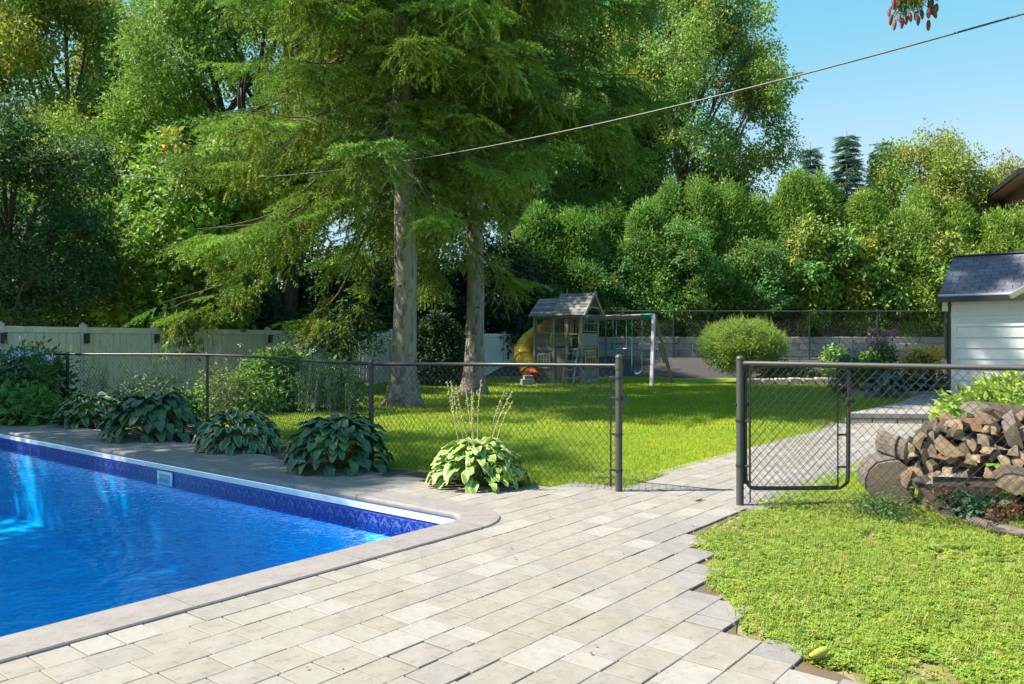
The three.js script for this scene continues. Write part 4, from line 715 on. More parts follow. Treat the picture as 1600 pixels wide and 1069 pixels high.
// ---------------------------------------------------------------- garden plants
function plant(o) {
  seed(o.seed); const t = thing(o.name, o.label, o.cat ?? 'plant', o.x, o.y ?? 0, -o.z, 0, o.group), L = [];
  for (let k = 0; k < o.n; k++) { const a = rr(0, 6.28), r = Math.sqrt(R()), yy = R(), rad = o.r * Math.sqrt(1 - yy * yy * 0.75); L.push({ p: V(Math.cos(a) * r * rad, 0.05 + yy * o.h * (1 - 0.25 * r * r), -Math.sin(a) * r * rad * (o.deep ?? 0.7)), ry: rr(0, 6.28), rx: rr(-0.5, 0.5), rz: rr(-0.5, 0.5), s: rr(0.6, 1.1) * (o.ls ?? 1), c: tint(o.c, 0.25, 0.15) }); }
  scatter('foliage', o.geo ?? CL.mid, M.leaf, L, t);
  const st = new MB(); for (let k = 0; k < (o.stems ?? 10); k++) { const a = rr(0, 6.28), r = R() * o.r * 0.7; st.limb([V(Math.cos(a) * r * 0.4, -0.02, Math.sin(a) * r * 0.3), V(Math.cos(a) * r * 0.7, o.h * 0.5, Math.sin(a) * r * 0.5), V(Math.cos(a) * r, o.h * 0.95, Math.sin(a) * r * 0.7)], () => 0.008, 5); } st.build('stems', M.stem, t);
  if (o.flowers) { const [n, col, s, y0] = o.flowers, f = leafClump(8, 0.04, 0.045, 0.035, 139), Fl = []; for (let k = 0; k < n; k++) { const a = rr(0, 6.28), r = Math.sqrt(R()) * o.r * 0.85; Fl.push({ p: V(Math.cos(a) * r, o.h * rr(y0 ?? 0.85, 1.12), Math.sin(a) * r * 0.7), ry: rr(0, 6), s: rr(0.7, 1.3) * s, c: tint(col, 0.12, 0.05) }); } scatter('flowers', f, M.leaf, Fl, t); }
  return t;
}
function spires(name, label, x, z, w, n, h, c, sd) {           // tall thin stems with fine leaves
  seed(sd); const t = thing(name, label, 'plant', x, 0, -z), mb = new MB(), L = [];
  for (let k = 0; k < n; k++) { const px = rr(-w, w), pz = rr(-0.35, 0.35), H = h * rr(0.65, 1.1), lean = rr(0, 0.3), cv = new THREE.CatmullRomCurve3([V(px, 0, pz), V(px + lean * 0.3, H * 0.5, pz), V(px + lean, H, pz)]); mb.limb([V(px, 0, pz), V(px + lean * 0.3, H * 0.5, pz), V(px + lean, H, pz)], (tt) => 0.007 * (1 - 0.6 * tt), 4); for (let j = 0; j < 7; j++) L.push({ p: cv.getPoint(0.15 + 0.85 * R()), ry: rr(0, 6), rz: rr(-0.5, 0.5), s: rr(0.3, 0.6), c: tint(c, 0.2) }); }
  mb.build('stems', std([0.12, 0.18, 0.1]), t); scatter('foliage', CL.willow, M.leaf, L, t); return t;
}
plant({ name: 'phlox', label: 'leafy plant with pale blue white flowers at the left edge', x: -9.3, z: 15.1, r: 0.7, h: 1.15, n: 260, c: [0.1, 0.24, 0.07], geo: CL.mid, flowers: [70, [0.6, 0.66, 0.85], 1.1], seed: 140 });
plant({ name: 'bergenia', label: 'low broad-leaved green clump below the pale blue flowers', x: -8.85, z: 14.35, r: 0.8, h: 0.5, n: 200, c: [0.16, 0.33, 0.06], geo: CL.big, ls: 0.85, seed: 141 });
plant({ name: 'yellow_daisy', label: 'green plant dotted with yellow flowers left of the first fence post', x: -9.5, z: 16.1, r: 0.7, h: 1.3, n: 160, c: [0.08, 0.2, 0.05], flowers: [16, [0.75, 0.5, 0.04], 0.9], seed: 142 });
spires('sage', 'tall thin silvery green stalks against the pale fence', -7.3, 15.9, 1.4, 46, 1.45, [0.1, 0.19, 0.1], 143);
spires('sage', 'thin lavender-tipped stalks just left of the first spruce trunk', -3.7, 16.2, 0.6, 30, 1.3, [0.11, 0.2, 0.09], 144);
plant({ name: 'shrub', label: 'dark green ground shrub behind the big dark hosta', cat: 'shrub', x: -6.6, z: 14.6, r: 1.0, h: 0.6, n: 280, c: [0.035, 0.1, 0.03], geo: CL.fine, seed: 145 });
plant({ name: 'fern', label: 'yellow green feathery plant behind the second fence post', x: -5.6, z: 16.0, r: 0.95, h: 0.75, n: 360, c: [0.22, 0.36, 0.05], geo: CL.fine, seed: 146 });
plant({ name: 'peony', label: 'bright green bushy plant with white flowers in front of the pale fence', x: -5.1, z: 17.4, r: 0.95, h: 1.25, n: 520, c: [0.2, 0.36, 0.05], geo: CL.big, ls: 0.8, flowers: [26, [0.75, 0.76, 0.66], 1], seed: 147 });
plant({ name: 'peony', label: 'low green plant with pale leaves right of the white flowering plant', x: -3.95, z: 17.0, r: 0.8, h: 0.85, n: 280, c: [0.18, 0.34, 0.09], geo: CL.mid, flowers: [14, [0.7, 0.72, 0.6], 0.8], seed: 148 });
plant({ name: 'shrub', label: 'dark rounded leafy shrub between the two spruce trunks', cat: 'shrub', x: -2.45, z: 26.6, r: 1.15, h: 2.25, n: 900, c: [0.035, 0.1, 0.03], geo: CL.mid, seed: 149, stems: 16 });
broadleaf({ name: 'small_tree', label: 'small spreading leafy tree at the pale fence left of the first spruce', x: -4.75, z: 22.5, cy: 1.75, rx: 1.25, ry: 0.6, tr: 0.07, stems: 3, lobes: 9, lobe: 0.42, n: 420, c: [0.05, 0.12, 0.035], geo: CL.fine, seed: 150, fork: 0.5, min: 0.9 });
{ // round clipped willow bush
  seed(152); const t = thing('round_bush', 'large rounded bright green bush with feathery shoots on the lawn edge', 'bush', 8.3, 0, -28.8), L = [], tips = [];
  for (let k = 0; k < 2600; k++) { const u = R() * 2 - 1, a = rr(0, 6.28), q = Math.sqrt(1 - u * u), b = Math.pow(R(), 0.35), n = V(Math.cos(a) * q, u, Math.sin(a) * q), p = V(n.x * 1.55 * b, 1.28 + n.y * 1.0 * b, n.z * 1.3 * b); if (p.y < 0.35) continue; L.push({ p, ry: rr(0, 6), rx: gauss() * 0.5 + n.z * 0.4, rz: gauss() * 0.5 - n.x * 0.6, s: rr(0.7, 1.2), c: tint([0.21, 0.33, 0.045], 0.22, 0.15) }); if (k % 3 === 0 && n.y > -0.1) tips.push({ p: p.clone().addScaledVector(n, 0.1), ry: rr(0, 6), rx: n.z * 0.5, rz: -n.x * 0.7, s: rr(0.7, 1.15), c: tint([0.34, 0.44, 0.07], 0.15) }); }
  scatter('crown', CL.bush, M.leaf, L, t); scatter('shoots', CL.willow, M.leaf, tips, t);
  const st = new MB(); for (let k = 0; k < 14; k++) { const a = k * 0.45, r = rr(0.3, 1); st.limb([V(Math.cos(a) * 0.15, -0.05, Math.sin(a) * 0.15), V(Math.cos(a) * r * 0.5, 0.6, Math.sin(a) * r * 0.5), V(Math.cos(a) * r, 1.6, Math.sin(a) * r)], (tt) => 0.025 * (1 - 0.7 * tt), 6); } st.build('stems', M.twig, t);
}
plant({ name: 'perennial', label: 'small upright light green plant left in the garden bed', x: 11.2, z: 27.8, r: 0.5, h: 1.15, n: 130, c: [0.2, 0.36, 0.06], geo: CL.mid, seed: 153 });
plant({ name: 'perennial', label: 'light yellow green leafy plant above the stone border', x: 12.6, z: 28.1, r: 0.8, h: 0.95, n: 220, c: [0.26, 0.4, 0.06], geo: CL.big, seed: 154 });
plant({ name: 'perennial', label: 'low dark green ground plants right of the round bush', x: 9.9, z: 28.4, r: 1.2, h: 0.5, n: 220, c: [0.03, 0.09, 0.03], geo: CL.mid, seed: 155 });
plant({ name: 'coneflower', label: 'tall plant with pink flower heads left of the shed', x: 10.05, z: 21.7, r: 0.5, h: 1.6, n: 170, c: [0.1, 0.2, 0.06], geo: CL.fine, flowers: [44, [0.7, 0.2, 0.38], 1.3], seed: 156 });
plant({ name: 'black_eyed_daisy', label: 'bushy plant covered in yellow orange flowers beside the shed wall', x: 11.1, z: 21.7, r: 0.7, h: 1.15, n: 220, c: [0.14, 0.22, 0.04], geo: CL.fine, flowers: [150, [0.85, 0.5, 0.03], 1.5, 0.6], seed: 157 });
plant({ name: 'aster', label: 'grey purple leafed plant between the pink flowers and the garden bed', x: 9.5, z: 22.3, r: 0.6, h: 1.15, n: 200, c: [0.14, 0.19, 0.1], geo: CL.fine, flowers: [20, [0.3, 0.24, 0.42], 0.7], seed: 158 });
const teal = [[[0.03, 0.1, 0.09], [0.04, 0.12, 0.1], [0.045, 0.13, 0.11]], [[0.026, 0.085, 0.075], [0.03, 0.1, 0.09], [0.04, 0.11, 0.1]]];
hosta('blue green broad-leaved hosta at the left end of the planter kerb', 9.75, 20.95, 0.55, 0.6, 46, teal, 161, 1.5);
hosta('blue green broad-leaved hosta in the middle of the planter kerb', 10.5, 21.0, 0.5, 0.52, 40, teal, 162, 1.5);
hosta('blue green broad-leaved hosta nearest the shed in the planter kerb', 11.2, 21.0, 0.5, 0.55, 40, teal, 163, 1.5);
plant({ name: 'ground_cover', label: 'bright yellow green ground cover between the shed and the woodpile', x: 7.45, z: 11.5, r: 1.35, h: 0.78, n: 520, c: [0.3, 0.42, 0.05], geo: CL.mid, seed: 164, y: 0 });
plant({ name: 'weed', label: 'broad-leaved blue green weed at the foot of the woodpile', x: 3.72, z: 6.5, r: 0.15, h: 0.07, n: 9, c: [0.05, 0.17, 0.07], geo: CL.mid, ls: 0.7, seed: 165, stems: 5 });
plant({ name: 'weed', label: 'fine leafed green weeds in front of the large round log', x: 3.12, z: 6.72, r: 0.36, h: 0.09, n: 60, c: [0.1, 0.2, 0.035], geo: CL.fine, ls: 0.4, seed: 166, stems: 5 });
{ seed(168); const b = px2g(1279, 1022, 0.03), t = thing('seed_pod', 'yellow green oblong pod lying on the edge of the clover', 'pod', b[0], 0.026, -b[1], 0.55), mb = new MB(), s = 26; mb.limb([V(-0.062, 0, 0), V(-0.02, 0.006, 0.004), V(0.03, 0.008, 0), V(0.068, 0.012, -0.008)], (tt) => 0.003 + 0.0185 * Math.pow(Math.sin(Math.min(1, tt * 0.97 + 0.02) * Math.PI), 0.55), 12); mb.build('pod', std([0.42, 0.4, 0.06], { map: rep(speck, 6), roughness: 0.6 }), t); const q = new MB(); q.seg(V(0.066, 0.012, -0.008), V(0.085, 0.02, -0.016), 0.004, 0.003, 6); q.build('stalk', M.stem, t); }

{ // dry leaf scraps blown onto the pavers
  seed(169); const g = leafClump(1, 0.001, 0.045, 0.03, 168), L = [];
  for (let k = 0; k < 60; k++) { const z = rr(3.5, 9), x = rr(-1.6, 2.4) * z / 6; if (!inside(DECK, x, z) || toE(x, z)[1] > -0.4) continue; L.push({ p: V(x, 0.008, -z), ry: rr(0, 6.28), rx: rr(-0.2, 0.2), s: rr(0.3, 0.9), c: tint([0.2, 0.13, 0.06], 0.35) }); }
  tag(scatter('leaf_litter', g, M.leaf, L), 'dry brown leaf scraps scattered on the pavers', null, null, 'stuff');
}
// ---------------------------------------------------------------- grass
{
  seed(170);
  const tuft = (n, h, w, spread, sd) => { seed(sd); const mb = new MB(); for (let k = 0; k < n; k++) { const a = rr(0, 6.28), b = V(gauss() * spread, -0.008, gauss() * spread), d = V(Math.cos(a), 0, Math.sin(a)), s = V(-d.z, 0, d.x).multiplyScalar(w * rr(0.7, 1.2)), H = h * rr(0.6, 1.25), l = H * rr(0.1, 0.7), m = b.clone().addScaledVector(d, l * 0.35).setY(H * 0.6), e = b.clone().addScaledVector(d, l).setY(H); mb.tri(b.clone().sub(s), b.clone().add(s), m); mb.tri(m.clone().addScaledVector(s, 0.6), m.clone().addScaledVector(s, -0.6), e); } return mb.done(); };
  const G = tuft(12, 0.05, 0.0028, 0.035, 171), G2 = tuft(10, 0.055, 0.006, 0.08, 172), G3 = tuft(10, 0.06, 0.012, 0.16, 173);
  const PX = [...PATH], dirt = [[1.15, 5.9], [2.1, 7.0]];
  const blocked = (x, z) => inside(DECK, x, z) || inside(PATH, x, z) || toE(x, z)[0] < 0.95 && toE(x, z)[1] > -0.5;
  const bed = [E(0.9, 0.1), E(0.9, 11.5), [-12, 22], [-5.5, 20], [-3.6, 17.0], [-5.3, 15.1], [-1.7, 9.6], [0.1, 8.5]];
  const lists = [[], [], []];
  const add = (n, z0, z1, k, keep) => { for (let i = 0; i < n; i++) { const z = Math.sqrt(lerp(z0 * z0, z1 * z1, R())), x = rr(-0.72, 0.72) * z; if (blocked(x, z) || inside(bed, x, z) || (keep && !keep(x, z))) continue; const pn = fbm(x * 0.8 + 50, z * 0.8, 1000, 3, 5), c = tint([0.3, 0.41, 0.014], 0.14, 0.12); if (pn > 0.56) c.multiply(rgb(1.18, 1.05, 1)); lists[k].push({ p: V(x, -0.026, -z), ry: rr(0, 6.28), s: V(1, rr(0.7, 1.25), 1), c }); } };
  add(60000, 7.6, 13, 0, (x) => x > -4.5); add(60000, 13, 20, 1, (x, z) => x > -5.5); add(52000, 20, 33.5, 2, (x, z) => !(x > 6 && z > 27) && x > -9);
  // clover and grass at the near right
  const clover = leafClump(1, 0, 0.02, 0.02, 1); const cl = new MB(); seed(174);
  for (let k = 0; k < 13; k++) { const b = V(gauss() * 0.03, rr(0.008, 0.034), gauss() * 0.03), a0 = rr(0, 6.28); for (let j = 0; j < (k % 3 ? 3 : 2); j++) { const a = a0 + j * 2.1, d = V(Math.cos(a), rr(-0.2, 0.35), Math.sin(a)).normalize(), s = V(-d.z, 0, d.x), l = rr(0.011, 0.018), t = b.clone().addScaledVector(d, l), m = b.clone().addScaledVector(d, l * 0.62); const L = m.clone().addScaledVector(s, l * 0.46), Rr = m.clone().addScaledVector(s, -l * 0.46); L.y += 0.002; Rr.y += 0.002; cl.tri(b, t, L); cl.tri(b, Rr, t); } }
  const CG = cl.done(), GN = tuft(9, 0.05, 0.0022, 0.03, 175), near = [[], []];
  const fenceSide = (x, z) => z < 7.12 - (x - 2.03) * 0.643 + 1.4;
  for (let i = 0; i < 84000; i++) {
    const z = rr(2.4, 9.2), x = rr(0.9, 6.4); if (x > 0.74 * z + 0.4 || blocked(x, z) || !fenceSide(x, z)) continue;
    const q = toE(x, z), dist = inside(DECK, x - 0.09, z) || inside(PATH, x - 0.1, z + 0.05) || inside(DECK, x - 0.05, z - 0.08);
    const pn = fbm(x * 2.2 + 20, z * 2.2, 1000, 3, 31) + (dist ? -0.22 : 0); if (R() > Math.min(1, Math.max(0.22, (pn - 0.3) * 6))) continue; const line = Math.abs((z - 7.08) + (x - 2.03) * 0.643); if (line < 0.12 && R() < 0.75) continue;
    const gr = R() < 0.42, c = gr ? tint([0.24, 0.31, 0.03], 0.18, 0.15) : tint([0.22, 0.33, 0.02], 0.2, 0.2); if (R() < 0.06) c.setRGB(0.42, 0.36, 0.13);
    near[gr ? 1 : 0].push({ p: V(x, -0.022, -z), ry: rr(0, 6.28), rx: rr(-0.15, 0.15), s: gr ? rr(0.8, 1.3) : rr(0.55, 1.15), c });
  }
  tag(scatter('lawn_grass', G, M.grass, lists[0]), 'mown lawn grass behind the pool fence', null, null, 'stuff');
  tag(scatter('lawn_grass', G2, M.grass, lists[1]), 'mown lawn grass around the spruce trunks', null, null, 'stuff');
  tag(scatter('lawn_grass', G3, M.grass, lists[2]), 'mown lawn grass in front of the playhouse', null, null, 'stuff');
  tag(scatter('clover', CG, M.grass, near[0]), 'bright green clover growing at the lower right', null, null, 'stuff');
  tag(scatter('near_grass', GN, M.grass, near[1]), 'thin grass blades among the clover', null, null, 'stuff');
  console.log('grass', lists.map((l) => l.length), near.map((l) => l.length));
}
// ---------------------------------------------------------------- trees
spruce({ label: 'tall spruce with pale bark trunk, the nearer left one of the pair', x: -2.46, z: 18.1, h: 21, tr: 0.285, y0: 4.9, reach: 3.7, c: [0.19, 0.29, 0.045], seed: 301, bias: 0.3, biasA: Math.PI, hang: 0.45, drop: 0.66, dens: 14, gap: 1.22, skip: (y, a) => (y < 7.2 && Math.sin(a) < -0.55 && Math.abs(Math.cos(a)) < 0.75 && R() < 0.68) || R() < 0.14 });
spruce({ label: 'tall dark spruce standing behind, the farther right one of the pair', x: -1.05, z: 22, h: 22, tr: 0.265, y0: 5.6, reach: 4.4, c: [0.125, 0.23, 0.04], seed: 302, bias: 0.2, biasA: 0, hang: 0.45, drop: 0.5, dens: 13, gap: 1.22, skip: (y, a) => R() < 0.1 || (y < 7.2 && (Math.sin(a) < -0.35 || Math.cos(a) > 0.2)) });
broadleaf({ label: 'bright green young tree with large leaves above the pale fence', x: -9.2, z: 23.5, cy: 4.7, rx: 2.5, ry: 2.9, tr: 0.11, n: 2600, c: [0.23, 0.38, 0.06], geo: CL.big, seed: 310, lobes: 22, lobe: 0.3, stems: 2, hole: -1.0, autumn: 0.02 });
broadleaf({ label: 'low yellow green bush hanging over the pale fence', category: 'bush', name: 'bush', x: -9.6, z: 21.9, cy: 2.2, rx: 1.7, ry: 0.9, tr: 0.05, n: 700, c: [0.19, 0.3, 0.03], geo: CL.big, seed: 311, lobes: 10, stems: 3 });
broadleaf({ label: 'dark leafy tree at the left edge behind the pale fence', x: -12.4, z: 19.6, cy: 4.2, rx: 2.7, ry: 3.3, tr: 0.16, n: 2700, c: [0.07, 0.16, 0.055], geo: CL.mid, seed: 312, lobes: 30, lobe: 0.25, hole: -0.5 });
broadleaf({ label: 'mid green tree between the dark left tree and the bright young tree', x: -14.6, z: 28.5, cy: 5.6, rx: 3.0, ry: 4.4, tr: 0.17, n: 3200, c: [0.22, 0.36, 0.05], geo: CL.mid, seed: 313, lobes: 20, hole: -1.2 });
broadleaf({ label: 'large old tree with dark forked limbs left of the spruces', x: -8.8, z: 31, cy: 11.4, rx: 6.2, ry: 6.2, tr: 0.42, n: 8500, c: [0.2, 0.33, 0.055], geo: CL.far, seed: 314, lobes: 30, lobe: 0.26, hole: -0.7, lean: [-1.6, 0], stems: 2, fork: 0.25, ls: 0.8 });
broadleaf({ label: 'tall sparse tree with sky gaps at the upper left', x: -20, z: 36, cy: 12.5, rx: 5.4, ry: 7, tr: 0.3, n: 6800, c: [0.24, 0.33, 0.055], geo: CL.far, seed: 315, lobes: 32, lobe: 0.27, hole: -0.55, autumn: 0.05, ls: 0.85 });
broadleaf({ label: 'tall leafy tree seen between the old tree and the spruces', x: -7.4, z: 55, cy: 17, rx: 7.5, ry: 11, tr: 0.35, n: 6000, c: [0.17, 0.28, 0.05], geo: CL.far, seed: 316, lobes: 30, lobe: 0.3, hole: -1, ls: 1.2 });
broadleaf({ label: 'tall green tree behind the dark spruce', x: 3.6, z: 57, cy: 17.5, rx: 8, ry: 12, tr: 0.35, n: 8000, c: [0.18, 0.3, 0.045], geo: CL.far, seed: 317, lobes: 34, lobe: 0.3, hole: -1, autumn: 0.03, ls: 1.2 });
broadleaf({ label: 'tallest leafy tree right of the spruces against open sky', x: 11.2, z: 53, cy: 17, rx: 6.6, ry: 12, tr: 0.36, n: 11500, c: [0.22, 0.35, 0.06], geo: CL.far, seed: 318, lobes: 46, lobe: 0.25, hole: -0.35, autumn: 0.03, ls: 0.95 });
broadleaf({ label: 'yellow green round-headed tree above the hedge at the right', x: 25.8, z: 50, cy: 9.6, rx: 4.2, ry: 5.0, tr: 0.22, n: 4200, c: [0.27, 0.36, 0.055], geo: CL.far, seed: 319, lobes: 26, lobe: 0.3, hole: -0.7, autumn: 0.015, ls: 0.8 });
broadleaf({ label: 'yellow green tree half hidden behind the brown-walled house', x: 32, z: 52, cy: 8.8, rx: 4.4, ry: 4.4, tr: 0.22, n: 3600, c: [0.26, 0.31, 0.06], geo: CL.far, seed: 320, lobes: 18, hole: -0.9, autumn: 0.015, ls: 0.8 });
// dark under-storey behind the fence
[[-11.6, 31, 4.2, 'dark conifer bush behind the bright young tree'], [-7.2, 33, 5, 'dark conifer bush behind the small spreading tree'], [-4.2, 35.5, 5.4, 'dark conifer bush between the spruce trunks'], [-17, 31, 4.5, 'dark conifer bush far left behind the fence'], [-0.6, 36.5, 6.6, 'dark conifer bush left of the yellow slide'], [-16.5, 24.5, 5.5, 'dark leafy bush at the left picture edge']].forEach(([x, z, h, label], k) => broadleaf({ name: 'dark_bush', category: 'bush', label, x, z, cy: h * 0.5, rx: 2.6, ry: h * 0.5, tr: 0.1, n: 1500, c: [0.03, 0.075, 0.025], geo: CL.far, seed: 330 + k, lobes: 14, hole: -2, ls: 0.85, stems: 2, twigs: 0 }));
function cedar(x, z, y, h, r, c, sd, label, n = 1500) {
  seed(sd); const t = thing('hedge_cedar', label, 'cedar', x, y, -z, 0, 'cedars forming the tall hedge'), L = [], mb = new MB();
  mb.limb([V(0, -0.3, 0), V(0, h * 0.5, 0), V(0.05, h * 0.93, 0)], (tt) => 0.13 * (1 - 0.9 * tt), 7); mb.build('trunk', M.barkDark, t);
  const ph = rr(0, 6);
  for (let k = 0; k < n; k++) { const f = Math.pow(R(), 0.85), a = rr(0, 6.28), prof = Math.pow(1 - f, 0.42) * (0.82 + 0.18 * Math.sin(f * 17 + a * 3 + ph)) * (f < 0.12 ? 0.55 + f * 3.7 : 1) + 0.04, q = r * prof * (0.5 + 0.5 * Math.sqrt(R())) * (0.55 + 1.0 * fbm(a * 1.27 + ph * 9, f * h * 0.75 + ph, 1000, 3, sd)), cc = tint(c, 0.28, 0.12); if (R() < 0.02) cc.setRGB(0.3, 0.24, 0.05); L.push({ p: V(Math.cos(a) * q, f * h * (0.9 + 0.22 * fbm(a * 2 + ph, 3, 1000, 2, sd + 5)), -Math.sin(a) * q), ry: a + rr(-0.6, 0.6), rz: -rr(-0.2, 0.7), rx: rr(-0.3, 0.3), s: rr(1.1, 1.9), c: cc }); }
  scatter('crown', CL.cedar, M.leaf, L, t);
}
{
  const spots = []; seed(350);
  for (let x = 1.2, k = 0; x < 27; k++) { const z = 39.0 + rr(-1.3, 1.3), px = 800 + x / z * F, top = px < 1000 ? 345 : px < 1180 ? 318 : px < 1330 ? 305 : px < 1450 ? 325 : 350, h = 1.45 + (535 - top - rr(-22, 22)) / F * z - 1.45; const g = x > 17 ? 0.5 : x > 9 ? 0.25 : 0; spots.push([x, z, h, [0.17 + 0.14 * g, 0.34 + 0.05 * g, 0.05]]); x += rr(1.35, 1.85); }
  const names = ['behind the playhouse roof', 'right of the playhouse', 'behind the swing beam', 'behind the swing legs', 'left of the round bush', 'above the round bush', 'just right of the round bush', 'behind the gate post', 'above the gate leaf', 'over the stone border', 'above the garden bed', 'left of the shed', 'behind the shed roof', 'right of the shed ridge', 'at the right edge', 'beyond the porch roof', 'last at the right'];
  spots.forEach(([x, z, h, c], k) => cedar(x, z, 1.45, h, 2.05, c, 360 + k, 'tall dense hedge cedar standing ' + names[k % names.length], 1900));
  // lower sunlit shrubs in front of the hedge at the right
  [[14.5, 38, 6.2, 'yellow green'], [17.2, 38, 6.0, 'light green'], [20.3, 37.5, 5.2, 'bright olive'], [4.6, 37.9, 4.2, 'mid green'], [8.2, 37.6, 6.4, 'fresh green'], [11.6, 37.9, 5.2, 'deep green']].forEach(([x, z, h, w], k) => broadleaf({ name: 'tall_shrub', category: 'shrub', label: w + ' tall shrub leaning out of the hedge ' + ['behind the gate leaf', 'left of the shed', 'behind the shed', 'behind the swing legs', 'behind the round bush', 'right of the round bush'][k], x, z, y: 1.45, cy: h * 0.5, rx: 1.8, ry: h * 0.46, tr: 0.08, n: 1000, c: [[0.2, 0.33, 0.05], [0.23, 0.33, 0.05], [0.26, 0.33, 0.05], [0.1, 0.24, 0.045], [0.15, 0.31, 0.05], [0.13, 0.27, 0.045]][k], geo: k > 2 ? CL.mid : CL.big, seed: 380 + k, lobes: 16, hole: -1.2, autumn: 0.015, stems: 2, twigs: 0 }));
}
function farSpruce(x, z, h, r, sd, label) {
  seed(sd); const t = thing('distant_spruce', label, 'spruce', x, 0, -z, 0, 'spruces beyond the hedge'), mb = new MB(); mb.limb([V(0, 0, 0), V(0, h * 0.5, 0), V(0, h, 0)], (tt) => 0.3 * (1 - 0.95 * tt), 6); mb.build('trunk', M.barkDark, t);
  const L = []; for (let y = h * 0.15; y < h * 0.985;) { const f = y / h, rad = r * Math.pow(1 - f, 0.95) + 0.12, w = 10; for (let k = 0; k < w; k++) { const a = rr(0, 6.28), q = rad * rr(0.7, 1.15), n = Math.ceil(q * 7); for (let j = 0; j < n; j++) { const s = (j + 0.7) / n; L.push({ p: V(Math.cos(a) * q * s, y - 0.2 * q * s + 0.12 * q * s * s, -Math.sin(a) * q * s), ry: a + rr(-0.5, 0.5), rz: rr(-0.4, 0.1), s: rr(1.3, 2.2), c: tint([0.1, 0.19, 0.12], 0.25) }); } } y += rr(0.35, 0.6); }
  scatter('crown', SPRAYS[0], M.needle, L, t);
}
farSpruce(28.0, 75, 20.2, 3.3, 390, 'distant bluish spruce nearest the tall leafy tree'); farSpruce(31.4, 75, 21.2, 3.3, 391, 'distant spruce with the tallest pointed top in the middle'); farSpruce(34.7, 75, 20.6, 2.9, 392, 'distant spruce next to the yellow green round-headed tree'); farSpruce(47, 76, 18, 4.5, 393, 'distant spruce above the yellow green tree at the far right');
// overhanging spruce with cones: trunk right of the picture, one bough reaching in
{
  seed(400); const t = thing('spruce_bough', 'spruce bough hung with brown cones dipping in at the top edge', 'spruce', 6.6, 0, -8.4), mb = new MB(), tip = at(1424, 22, 8.2).sub(t.position), L = [];
  mb.limb([V(0, -0.1, 0), V(0.05, 4, 0), V(0, 9, 0)], (tt) => 0.24 * (1 - 0.7 * tt), 12); mb.build('trunk', M.bark, t);
  const b = new MB(), P = new THREE.CatmullRomCurve3([V(0, 6.6, 0), tip.clone().multiplyScalar(0.4).setY(6.4), tip.clone().multiplyScalar(0.8).setY(5.75), tip.clone().setY(tip.y + 0.28)]); b.limb(P.points, (tt) => 0.04 * (1 - 0.8 * tt), 7); b.build('branch', M.twig, t);
  for (let k = 0; k < 230; k++) { const s = 0.3 + 0.7 * Math.pow(R(), 0.6), p = P.getPoint(s).add(V(gauss() * 0.1, -rr(0, 0.12), gauss() * 0.16)); L.push({ p, ry: Math.PI + rr(-0.9, 0.9), rz: -rr(0.7, 1.5), s: rr(0.35, 0.6), c: tint([0.13, 0.18, 0.035], 0.2) }); }
  scatter('foliage', HANG[0], M.needle, L, t);
  const cone = new THREE.LatheGeometry([[0, 0], [0.012, 0.006], [0.02, 0.03], [0.021, 0.055], [0.016, 0.085], [0.006, 0.105], [0, 0.108]].map(([x, y]) => new THREE.Vector2(x, -y)), 9), cm = std([0.2, 0.07, 0.07], { bumpMap: rep(speck, 2), bumpScale: 0.01 });
  for (let k = 0; k < 26; k++) { const p = tip.clone().add(V(rr(-0.27, 0.27), 0.04 + rr(-0.04, 0.1) + (k % 3 === 0 ? 0.1 : 0), rr(-0.15, 0.15))); p.y -= 0.1 * Math.cos(Math.min(1.4, Math.abs(p.x - tip.x) * 5)); const m = mesh('cone', cone, cm, t); m.position.copy(p); m.rotation.set(rr(-0.25, 0.25), rr(0, 6), rr(-0.25, 0.25)); m.scale.setScalar(rr(0.8, 1.1)); }
}
// tall trees left of the pool, outside the picture, that shade it
[[-13.6, 9.4, 10, 3.7, 4.4, 'tall dark shade tree left of the pool outside the picture'], [-15.6, 14.0, 5.8, 2.8, 2.6, 'smaller shade tree left of the pale fence outside the picture']].forEach(([x, z, cy, rx, ry, label], k) => broadleaf({ name: 'shade_tree', label, x, z, cy, rx, ry, tr: 0.25, n: 2600, c: [0.045, 0.095, 0.04], geo: CL.mid, seed: 410 + k, lobes: 22, lobe: 0.36, hole: -0.75, ls: 1.3 }));
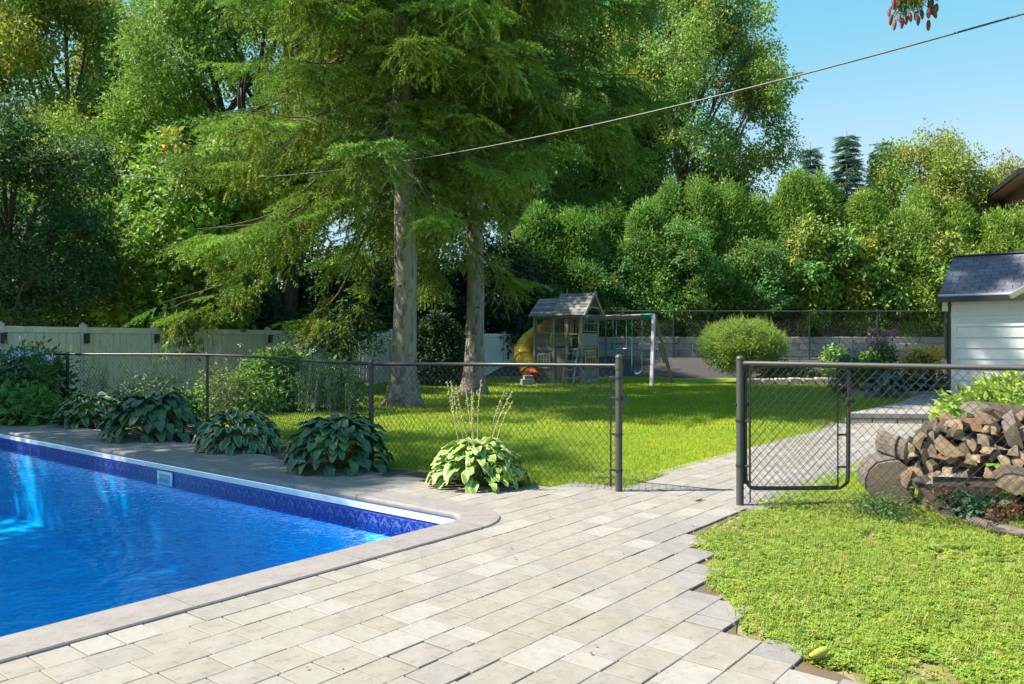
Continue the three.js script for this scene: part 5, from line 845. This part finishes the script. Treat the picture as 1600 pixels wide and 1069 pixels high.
// ---------------------------------------------------------------- wires and houses beyond
{
  const wire = (name, label, pts, r) => { const m = new MB().limb(pts, () => r, 6).build(name, M.steel); tag(m, label, 'wire'); };
  const A = at(1600, 22, 8), B = at(400, 278, 17.5), pts = []; for (let k = -3; k <= 32; k++) { const t = k / 16, p = A.clone().lerp(B, t); p.y -= 0.3 * 4 * t * (1 - t); pts.push(p); } wire('service_wire', 'long pale overhead wire crossing from the upper right to the spruce', pts, 0.011);
  const C = at(-40, 303, 22), Dd = at(400, 374, 24.5); wire('utility_wire', 'thin dark wire sloping down through the trees at the left', [0, 0.25, 0.5, 0.75, 1].map((t) => { const p = C.clone().lerp(Dd, t); p.y -= 0.2 * 4 * t * (1 - t); return p; }), 0.012);
}
{
  const h = thing('brown_house', 'brown brick house with dark hip roof at the right edge above the hedge', 'house', 26.95, 0, -41.5, -0.35);
  new MB().box(9, 10.4, 8, 4.7, 5.2, -4).build('wall', M.brick, h);
  const r = new MB(), e = [V(-0.7, 10.35, 0.9), V(10, 10.35, 0.9), V(10, 10.35, -9), V(-0.7, 10.35, -9)], a = V(4.6, 13.4, -3.4), b = V(4.6, 13.4, -4.8); r.quad(e[0], e[1], a, a.clone().add(V(0.01, 0, 0))); r.tri(e[1], e[2], b); r.tri(e[1], b, a); r.tri(e[2], e[3], b); r.tri(e[3], e[0], a); r.tri(e[3], a, b); r.build('roof', M.shingleB, h);
  new MB().box(10.8, 0.28, 0.1, 4.65, 10.2, 0.95).box(0.1, 0.28, 9.9, -0.75, 10.2, -4.05).build('eave', M.black, h); new MB().box(10.6, 0.03, 9.8, 4.65, 10.08, -4.05).build('soffit', std([0.3, 0.26, 0.24]), h);
  new MB().box(1.1, 1.4, 0.08, 1.3, 8.6, 0.05).build('window', M.glassDark, h);
  const n = thing('neighbour_house', 'pale house glimpsed through the trees behind the fence at the left', 'house', -24, 0, -38, 0.3);
  new MB().box(9, 5.4, 7, 0, 2.7, -3.5).build('wall', std([0.62, 0.56, 0.55]), n); for (const x of [-2.5, 1.5]) new MB().box(1.3, 1.5, 0.08, x, 3.4, 0.03).build('window', M.glassDark, n);
  const r2 = new MB(); r2.quad(V(-5, 5.3, 0.5), V(5, 5.3, 0.5), V(5, 7.6, -3.5), V(-5, 7.6, -3.5)); r2.quad(V(5, 5.3, -7.5), V(-5, 5.3, -7.5), V(-5, 7.6, -3.5), V(5, 7.6, -3.5)); r2.build('roof', std([0.2, 0.12, 0.1], { map: rep(speck, 2) }), n);
}
renderer.render(scene, camera);
